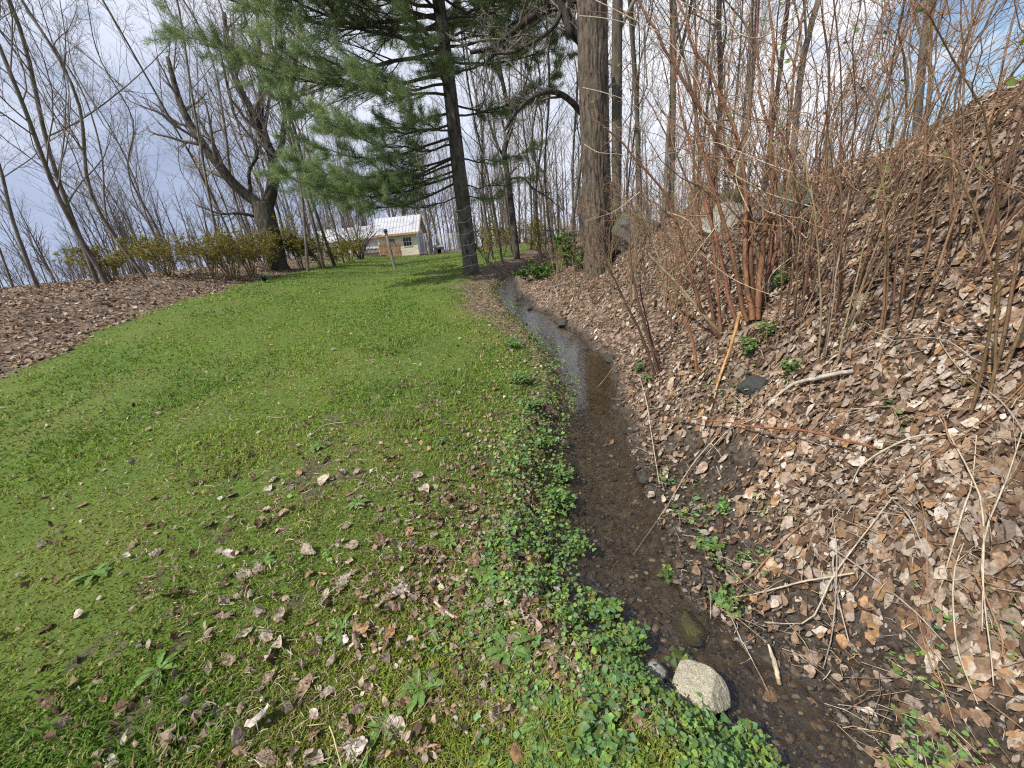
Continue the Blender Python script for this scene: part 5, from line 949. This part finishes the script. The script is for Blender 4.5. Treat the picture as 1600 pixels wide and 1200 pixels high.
# pale arching canes
pc = np.random.default_rng(61)
PALE = [[(1250, 476, 3.0), (1168, 447, 3.1), (1129, 425, 3.2), (1095, 395, 3.3)], [(1260, 372, 2.8), (1225, 340, 2.9), (1195, 328, 3.0), (1170, 300, 3.0), (1120, 275, 3.1)], [(1265, 322, 2.7), (1200, 302, 2.8), (1165, 283, 2.8), (1120, 255, 2.9)], [(1260, 276, 2.5), (1205, 258, 2.6), (1150, 235, 2.7), (1110, 222, 2.8), (1050, 235, 2.8)], [(1248, 22, 2.4), (1180, 60, 2.6), (1120, 30, 2.7), (1060, 0, 2.8)],
        [(905, 25, 3.2), (940, 28, 3.2), (990, 40, 3.2), (1040, 70, 3.2)], [(910, 137, 3.4), (945, 145, 3.4), (985, 160, 3.4), (1010, 180, 3.4)], [(912, 225, 3.5), (935, 238, 3.5), (968, 241, 3.5), (990, 245, 3.5)], [(930, 0, 3.0), (980, 25, 3.0), (1040, 60, 3.), (1090, 130, 3.), (1100, 200, 3.)], [(1170, 330, 2.9), (1150, 270, 2.9), (1180, 200, 2.9), (1240, 130, 2.8)], [(1000, 300, 3.6), (960, 330, 3.6), (915, 345, 3.6)],
        [(1040, 330, 3.5), (1075, 345, 3.4), (1100, 380, 3.4)], [(1130, 340, 3.3), (1095, 385, 3.3), (1070, 420, 3.3)], [(1240, 560, 2.7), (1190, 600, 2.7), (1150, 650, 2.75)], [(1245, 395, 3.2), (1205, 430, 3.2), (1200, 460, 3.25)]]
rgm = np.random.default_rng(88)
for i_, (px_, py_, lab) in enumerate([(965, 455, 'thin arching canes above the upper end of the pool'), (1015, 445, 'thin arching canes under the olive brown cane'), (1050, 470, 'thin tan canes in the middle of the leafy slope'), (1085, 440, 'thin canes left of the thickest red shrub'), (1130, 420, 'thin canes behind the thickest red shrub'), (1225, 520, 'thin canes right of the thickest red shrub'), (1245, 430, 'thin canes high on the slope by the long dark boulder'), (1190, 440, 'thin canes between red shrub and long dark boulder'), (1290, 560, 'thin canes on the lower slope right of the dark round stone'), (935, 470, 'short thin canes beside the upper brook bank')]):
    x_, y_ = on_px(px_, py_); gen_shrub(x_, y_, 1.0 + 0.9 * rgm.random(), 8, 0.75 + .4 * rgm.random(), (0.20, 0.105, 0.06) if i_ % 2 else (0.27, 0.185, 0.11), lab, 400 + i_, .0045, 'cane_clump', arch=.9, leaf=10, twcol=(0.36, 0.23, 0.13), tw=(6, 3))
for i, q in enumerate(PALE):
    e = P(*q[0]); zt = float(Z(e[0], e[1]))
    pts = [P(*w_) for w_ in q]
    stick('pale_cane', pts, [.0042, .0034, .0022, .0012], (0.50, 0.42, 0.29), 'thin pale cane arching through the red shrubs', 'cane', 5, 18, 'pale canes arching through the shrubs', side_twigs=4)
# bushes with first leaves
YG = [(0.25, 0.25, 0.04), (0.30, 0.27, 0.035), (0.18, 0.20, 0.045), (0.34, 0.29, 0.035), (0.22, 0.15, 0.06)]
k = 200
for px_, py_, y, h, sp, n_, lab, lf in [(470, 415, 19.5, 1.7, 1.1, 16, 'yellow green bush just right of the forked maple', 1500), (500, 412, 20, 1.5, 1.0, 14, 'yellow bush under the leaning trees', 1200), (545, 405, 25, 1.6, 1.0, 14, 'bright yellow bush near the arching bare shrub', 1400), (412, 420, 18, 1.3, .9, 16, 'yellow green bush left of the maple trunk', 1200), (520, 410, 23, 1.3, .9, 12, 'small yellow bush at the end of the leaf bed', 900),
        (385, 425, 15.5, 1.2, 1.0, 22, 'drooping heap of brown and yellow brush left of the maple', 700), (355, 430, 14.5, 1.25, 1.1, 22, 'drooping brown brush at the left side of the leaf bed', 500), (320, 440, 14, 1.2, 1.1, 20, 'yellow brown brush in the leaf bed farther left', 600), (250, 450, 14, 1.3, 1.1, 18, 'yellow green bush in the bed left of the brush', 900), (160, 470, 15, 1.3, 1.1, 18, 'yellow green bush at the far left of the bed', 900),
        (760, 400, 17, 1.3, .8, 10, 'pale yellow bush just right of the pine', 500), (785, 398, 20, 1.4, .9, 10, 'yellowish bush behind the dark slim trunk', 500), (850, 390, 18, 1.4, 1.0, 12, 'yellowish undergrowth left of the massive tree', 500), (830, 390, 24, 1.6, 1.2, 12, 'dry yellow undergrowth far over the brook', 500)]:
    brush = 'brush' in lab; gen_shrub(at_y(px_, y), y, h * (0.75 + .5 * RNG.random()), n_, sp * 1.35, (0.19, 0.14, 0.07) if not brush else (0.24, 0.16, 0.07), lab, k, .012, 'brush' if brush else 'yellow_bush', arch=1.0 if brush else .5, leaf=int(lf * 3.2), tw=(12, 7), twcol=(0.3, 0.22, 0.09), leafcol=YG, lsize=.026, cat='bush'); k += 1
DG = [(0.07, 0.16, 0.035), (0.10, 0.20, 0.04), (0.13, 0.23, 0.05)]
for px_, py_, h, sp, n_, lf, lab in [(884, 418, .75, .5, 14, 1500, 'green leafy bush at the left foot of the massive tree'), (858, 430, .32, .6, 16, 1100, 'low green bush beside the upper brook'), (832, 438, .28, .55, 14, 900, 'low green plants where the brook comes into view'), (905, 425, .5, .4, 10, 700, 'small green bush touching the massive trunk')]:
    x_, y_ = on_px(px_, py_); gen_shrub(x_, y_, h, n_, sp, (0.12, 0.13, 0.05), lab, k, .006, 'green_bush', leaf=lf, tw=(8, 4), twcol=(0.14, 0.15, 0.06), leafcol=DG, lsize=.026, cat='bush'); k += 1
x_ = at_y(562, 30); gen_shrub(x_, 30, 2.5, 18, 2.2, (0.10, 0.075, 0.06), 'arching bare shrub in front of the white house', 300, .035, 'bare_shrub', tw=(9, 6), twcol=(0.13, 0.1, 0.08), tlen=(.25, .5))
p_ = hit(415, 442); herb(0, 0, .32, .22, 26, 'blue green daffodil clump in the leaf bed', [(0.05, 0.12, 0.07), (0.06, 0.14, 0.08)], 6, .03, p_, 'daffodil_clump', None)

# ------------------------------------------------------------------ shed, house, fences
def pt_y(px_, py_, y):
    r = ray(px_, py_); return CAM + r * (y / r[1])
WHITE = (0.72, 0.70, 0.66); CREAM = (0.78, 0.73, 0.57)
def build_shed():
    y0, y1 = 38.0, 41.6; zb = float(Z(-9.5, 38)); xr = pt_y(655.5, 399, y0)[0]; xl = xr - 3.5; zb = min(zb, pt_y(655.5, 399.5, y0)[2]) ; zt = zb + 2.25; xm = (y0 + y1) / 2
    zr = zt + 1.25
    t = thing('shed', 'cream garden shed with white metal roof at the top of the lawn', 'shed', ((xl + xr) / 2, y0, zb))
    mb = MB(); box(mb, (xl, y0, zb + .12), (xr, y1, zt), CREAM)
    mb.add([(xl, y0, zt), (xl, y1, zt), (xl, xm, zr - .06), (xr, y0, zt), (xr, y1, zt), (xr, xm, zr - .06)], None, [(0, 2, 1), (3, 4, 5)], CREAM)
    for k in range(10): box(mb, (xl - .006, y0 - .012, zb + .14 + k * .21), (xr + .004, y0, zb + .325 + k * .21), CREAM)
    obj('wall', mb, M_PAINT, t, smooth=False)
    mb = MB(); box(mb, (xl, y0 - .03, zb - .3), (xr, y1, zb + .118), (0.42, 0.27, 0.15)); obj('foundation', mb, M_WOOD, t, smooth=False)
    mb = MB(); oh = .38; ov = .35; th = .05
    for sgn, ya in ((-1, y0 - oh), (1, y1 + oh)):
        ze = zt - oh * (zr - zt) / ((y1 - y0) / 2)
        v = [(xl - ov, ya, ze), (xr + ov, ya, ze), (xr + ov, xm, zr), (xl - ov, xm, zr)]; v2 = [(a, b, c + th) for a, b, c in v]
        mb.add(v + v2, [(0, 1, 2, 3), (4, 5, 6, 7), (0, 1, 5, 4), (1, 2, 6, 5), (3, 0, 4, 7)], None, (0.54, 0.54, 0.57))
        nrib = 15
        for k in range(nrib):
            xx = xl - ov + .05 + k * (xr - xl + 2 * ov - .1) / (nrib - 1)
            w_ = .02; vv = [(xx - w_, ya, ze + th), (xx + w_, ya, ze + th), (xx + w_, xm, zr + th), (xx - w_, xm, zr + th)]; mb.add(vv + [(a, b, c + .03) for a, b, c in vv], [(4, 5, 6, 7), (0, 1, 5, 4), (1, 2, 6, 5), (3, 0, 4, 7)], None, (0.51, 0.51, 0.54))
    ro = obj('roof', mb, M_METAL, t, smooth=False)
    mb = MB(); c = (0.50, 0.29, 0.13); ze = zt - oh * (zr - zt) / ((y1 - y0) / 2)
    box(mb, (xl - ov, y0 - oh - .03, ze - .13), (xr + ov, y0 - oh - .003, ze + .02), c)
    for ya in (y0 - oh, y1 + oh):
        v = [(xr + ov + .003, ya, ze - .16), (xr + ov + .003, xm, zr - .16), (xr + ov + .003, xm, zr + .04), (xr + ov + .003, ya, ze + .04)]; mb.add(v + [(a + .03, b, q) for a, b, q in v], [(0, 1, 2, 3), (4, 5, 6, 7), (0, 1, 5, 4), (2, 3, 7, 6), (1, 2, 6, 5), (3, 0, 4, 7)], None, c)
    obj('fascia', mb, M_WOOD, ro, smooth=False)
    def win(x0, z0, w_, h_, nx, nz, nm):
        f = MB(); y = y0 - .05
        box(f, (x0 - .05, y, z0 - .05), (x0, y0 - .002, z0 + h_ + .05), WHITE); box(f, (x0 + w_, y, z0 - .05), (x0 + w_ + .05, y0 - .002, z0 + h_ + .05), WHITE); box(f, (x0, y, z0 + h_), (x0 + w_, y0 - .002, z0 + h_ + .05), WHITE); box(f, (x0, y, z0 - .05), (x0 + w_, y0 - .002, z0), WHITE)
        for k in range(1, nx): box(f, (x0 + w_ * k / nx - .014, y + .012, z0), (x0 + w_ * k / nx + .014, y0 - .026, z0 + h_), WHITE)
        for k in range(1, nz): box(f, (x0, y + .015, z0 + h_ * k / nz - .014), (x0 + w_, y0 - .027, z0 + h_ * k / nz + .014), WHITE)
        o = obj(nm, f, M_PAINT, t, smooth=False); p = MB(); box(p, (x0, y0 - .025, z0), (x0 + w_, y0 - .014, z0 + h_), (0.012, 0.014, 0.018)); obj('pane', p, M_GLASS, o, smooth=False)
    win(xr - 1.22, zb + .92, .70, .72, 3, 2, 'window')
    d = MB(); x0 = xr - 2.60; box(d, (x0 - .08, y0 - .04, zb + .13), (x0, y0 - .014, zb + 1.98), WHITE); box(d, (x0 + .8, y0 - .04, zb + .13), (x0 + .88, y0 - .014, zb + 1.98), WHITE); box(d, (x0, y0 - .03, zb + .13), (x0 + .8, y0 - .014, zb + 1.9), (0.66, 0.67, 0.68)); box(d, (x0 - .08, y0 - .045, zb + 1.9), (x0 + .88, y0 - .013, zb + 1.98), WHITE)
    do = obj('door', d, M_PAINT, t, smooth=False)
    dp = MB()
    for k in range(2):
        for j in range(2): box(dp, (x0 + .16 + k * .25, y0 - .04, zb + 1.05 + j * .33), (x0 + .38 + k * .25, y0 - .031, zb + 1.33 + j * .33), (0.012, 0.014, 0.018))
    obj('pane', dp, M_GLASS, do, smooth=False)
    # white doors on the gable side
    g_ = MB(); box(g_, (xr + .002, y0 + .5, zb + .14), (xr + .05, y1 - .5, zb + 2.15), (0.74, 0.76, 0.80)); go = obj('side_door', g_, M_PAINT, t, smooth=False)
    g_ = MB(); box(g_, (xr + .052, y0 + .8, zb + .3), (xr + .062, y0 + 1.7, zb + 2.0), (0.14, 0.18, 0.22)); box(g_, (xr + .052, y0 + 1.9, zb + .3), (xr + .062, y1 - .75, zb + 2.0), (0.14, 0.18, 0.22)); obj('pane', g_, M_GLASS, go, smooth=False)
    co = MB(); box(co, (xr - .1, y0 - .03, zb + .12), (xr + .012, y0 - .0125, zt), WHITE); box(co, (xr + .0005, y0 - .028, zb + .12), (xr + .012, y0 + .1, zt), WHITE); obj('corner_board', co, M_PAINT, t, smooth=False)
    # lattice gate panels
    def panel(xa, wd, h_, lab, curve):
        p = thing('gate_panel', lab, 'gate', (xa, y0 - 1.2, float(Z(xa, y0 - 1.2))), 'wooden gate panels before the shed'); zz = float(Z(xa, y0 - 1.2)); b = MB(); nb = 11
        for k in range(nb):
            u = k / (nb - 1); hh = h_ * (1 + curve * (u - .5)); x0_ = xa + u * wd; box(b, (x0_, y0 - 1.2, zz - .05), (x0_ + wd / nb * .86, y0 - 1.175, zz + hh), np.array((0.30, 0.165, 0.075)) * (0.8 + .4 * RNG.random()))
        obj('boards', b, M_WOOD, p, smooth=False); r_ = MB()
        for q in (.25, .75): box(r_, (xa - .02, y0 - 1.17, zz + h_ * q), (xa + wd + .08, y0 - 1.13, zz + h_ * q + .08), (0.36, 0.2, 0.09))
        obj('rails', r_, M_WOOD, p, smooth=False)
    xg = pt_y(594, 395, y0 - 1.2)[0]; panel(xg, .78, 1.05, 'upright wooden gate panel left of the lawn post', .05)
    xg = pt_y(612, 395, y0 - 1.2)[0]; panel(xg, .80, 1.05, 'wooden gate panel with sloping top leaning at the shed wall', -.18)
    # dark picket fence
    xa = pt_y(567, 400, 36.5)[0]; xb = pt_y(594, 400, 36.5)[0]; f = thing('picket_fence', 'low dark picket fence left of the shed', 'fence', (xa, 36.5, float(Z(xa, 36.5)))); b = MB(); n = 13
    for k in range(n):
        x = xa + (xb - xa) * k / n; z = float(Z(x, 36.5)); hh = .7 + .06 * RNG.random(); b.add([(x, 36.5, z - .1), (x + .075, 36.5, z - .1), (x + .075, 36.5, z + hh - .08), (x + .037, 36.5, z + hh), (x, 36.5, z + hh - .08), (x, 36.53, z - .1), (x + .075, 36.53, z - .1), (x + .075, 36.53, z + hh - .08), (x + .037, 36.53, z + hh), (x, 36.53, z + hh - .08)], [(0, 1, 6, 5), (1, 2, 7, 6), (2, 3, 8, 7), (3, 4, 9, 8), (4, 0, 5, 9), (0, 1, 2, 4), (5, 6, 7, 9)], [(2, 3, 4), (7, 8, 9)], (0.10, 0.085, 0.075))
    obj('pickets', b, M_WOOD, f, smooth=False); b = MB(); z = float(Z(xa, 36.5)); box(b, (xa - .05, 36.532, z + .2), (xb, 36.57, z + .28), (0.10, 0.085, 0.075)); box(b, (xa - .05, 36.532, z + .5), (xb, 36.57, z + .58), (0.10, 0.085, 0.075)); obj('rails', b, M_WOOD, f, smooth=False)
    # dog house
    xd = pt_y(679, 395, 38.6)[0]; z = float(Z(xd, 38.6)); h_ = thing('dog_house', 'small grey dog house with dark opening right of the shed', 'dog house', (xd, 38.6, z)); b = MB(); c = (0.22, 0.21, 0.195)
    box(b, (xd, 38.6, z - .05), (xd + .28, 39.3, z + .55), c); box(b, (xd + .62, 38.6, z - .05), (xd + .85, 39.3, z + .55), c); box(b, (xd + .28, 38.6, z + .40), (xd + .62, 39.3, z + .55), c); box(b, (xd + .28, 39.25, z - .05), (xd + .62, 39.3, z + .40), (0.03, 0.03, 0.03)); obj('wall', b, M_WOOD, h_, smooth=False)
    b = MB(); v = [(xd - .08, 38.5, z + .553), (xd + .93, 38.5, z + .553), (xd + .93, 39.4, z + .72), (xd - .08, 39.4, z + .72)]; b.add(v + [(p, q, r + .05) for p, q, r in v], [(0, 1, 2, 3), (4, 5, 6, 7), (0, 1, 5, 4), (1, 2, 6, 5), (2, 3, 7, 6), (3, 0, 4, 7)], None, (0.25, 0.24, 0.23)); obj('roof', b, M_WOOD, h_, smooth=False)
    # chain link kennel
    xa = pt_y(672, 395, 39.5)[0]; xb = pt_y(724, 392, 39.5)[0]; z = float(Z((xa + xb) / 2, 39.5)); f = thing('chain_link_fence', 'grey chain link fence between the shed and the pine', 'fence', (xa, 39.5, z))
    for i, x in enumerate(np.linspace(xa, xb, 4)):
        b = MB(); r_ = .035 if i < 3 else .10; tubes(b, np.array([(x, 39.5, z - .3), (x, 39.5, z + .8), (x, 39.5, z + 1.68)]), np.full(3, r_), 8, (0.42, 0.43, 0.44) if i < 3 else (0.06, 0.055, 0.05)); obj('post', b, M_METAL, f)
    b = MB(); tubes(b, np.array([(xa, 39.5, z + 1.62), ((xa + xb) / 2, 39.5, z + 1.63), (xb, 39.5, z + 1.62)]), np.full(3, .025), 6, (0.45, 0.46, 0.47)); obj('top_rail', b, M_METAL, f)
    b = MB(); n = 46; H_ = 1.6; W_ = xb - xa; ps = []
    for k in range(-int(n * H_ / W_), n):
        x = xa + W_ * k / n
        for sgn in (1, -1):
            a0, a1 = (x, x + H_) if sgn > 0 else (x + H_, x); z0, z1 = z + .02, z + .02 + H_
            if max(a0, a1) < xa or min(a0, a1) > xb: continue
            t0 = 0.0; t1 = 1.0
            for lim in (xa, xb):
                u = (lim - a0) / (a1 - a0)
                if 0 < u < 1:
                    if (a1 > a0) == (lim == xa): t0 = max(t0, u)
                    else: t1 = min(t1, u)
            if t1 - t0 < .02: continue
            e = [np.array([a0 + (a1 - a0) * u, 39.47 + .004 * sgn, z0 + (z1 - z0) * u]) for u in (t0, (t0 + t1) / 2, t1)]; ps.append(e)
    tubes(b, np.array(ps), np.full((len(ps), 3), .0035), 3, (0.45, 0.46, 0.47)); obj('wire_mesh', b, M_METAL, f)
build_shed()
def build_house():
    xr = pt_y(607, 395, 52)[0]; xl = xr - 9; z = float(Z(xr, 52)); t = thing('white_house', 'white house mostly hidden behind the bare shrub left of the shed', 'house', ((xl + xr) / 2, 52, z)); b = MB(); c = (0.74, 0.73, 0.71)
    z -= 0.55
    box(b, (xl, 52, z - .2), (xr, 58, z + 2.7), c)
    for k in range(12): box(b, (xl - .004, 51.985, z + .02 + k * .22), (xr + .004, 52, z + .21 + k * .22), c)
    b.add([(xl, 52, z + 2.7), (xl, 58, z + 2.7), (xl, 55, z + 4.1), (xr, 52, z + 2.7), (xr, 58, z + 2.7), (xr, 55, z + 4.1)], None, [(0, 2, 1), (3, 4, 5)], c); obj('wall', b, M_PAINT, t, smooth=False)
    b = MB()
    for ya in (51.6, 58.4): v = [(xl - .3, ya, z + 2.52), (xr + .3, ya, z + 2.52), (xr + .3, 55, z + 4.12), (xl - .3, 55, z + 4.12)]; b.add(v + [(p, q, r + .1) for p, q, r in v], [(0, 1, 2, 3), (4, 5, 6, 7), (0, 1, 5, 4), (1, 2, 6, 5), (3, 0, 4, 7)], None, (0.55, 0.55, 0.57))
    obj('roof', b, M_METAL, t, smooth=False)
    for x in (xl + 2, xl + 5.5):
        b = MB(); box(b, (x, 51.94, z + 1.0), (x + 1.0, 51.984, z + 2.1), WHITE); w_ = obj('window', b, M_PAINT, t, smooth=False); b = MB(); box(b, (x + .08, 51.93, z + 1.08), (x + .92, 51.939, z + 2.02), (0.015, 0.018, 0.022)); obj('pane', b, M_GLASS, w_, smooth=False)
build_house()
def build_post():
    b0 = hit(617, 420); D = (b0 - CAM) @ _F; top = P(602.5, 362, D); t = thing('lawn_post', 'weathered clothesline post leaning in the lawn before the shed', 'post', b0)
    m = MB(); tubes(m, np.array([b0 + (b0 - top) * .1, b0 * .5 + top * .5, top]), np.array([.075, .07, .065]), 10, (0.17, 0.15, 0.13)); obj('post', m, M_WOOD, t)
    d = nrm(top - b0); m = MB(); tubes(m, np.array([top - d * .02, top + d * .06, top + d * .1]), np.array([.095, .095, .08]), 10, (0.12, 0.11, 0.10)); obj('cap', m, M_METAL, t)
    m = MB(); h = b0 + (top - b0) * .86; tubes(m, np.array([h + np.array([-.09, -.06, 0]), h + np.array([-.14, -.08, .0]), h + np.array([-.16, -.09, .05])]), np.full(3, .012), 6, (0.2, 0.2, 0.2)); obj('hook', m, M_METAL, t)
build_post()
for px_, py0, py1, lab in [(763, 410, 386, 'dark short stake standing right of the pine'), (772, 436, 402, 'thin dark metal stake beside the upper brook')]:
    b0 = hit(px_ - 1, py0); D = (b0 - CAM) @ _F; top = P(px_ + 2, py1, D); stick('stake', [b0 - np.array([0, 0, .1]), b0 * .5 + top * .5, top], [.028, .026, .024] if 'short' in lab else [.013, .012, .011], (0.04, 0.036, 0.033), lab, 'stake', 8, 8, mat=M_WOOD)
#@@END
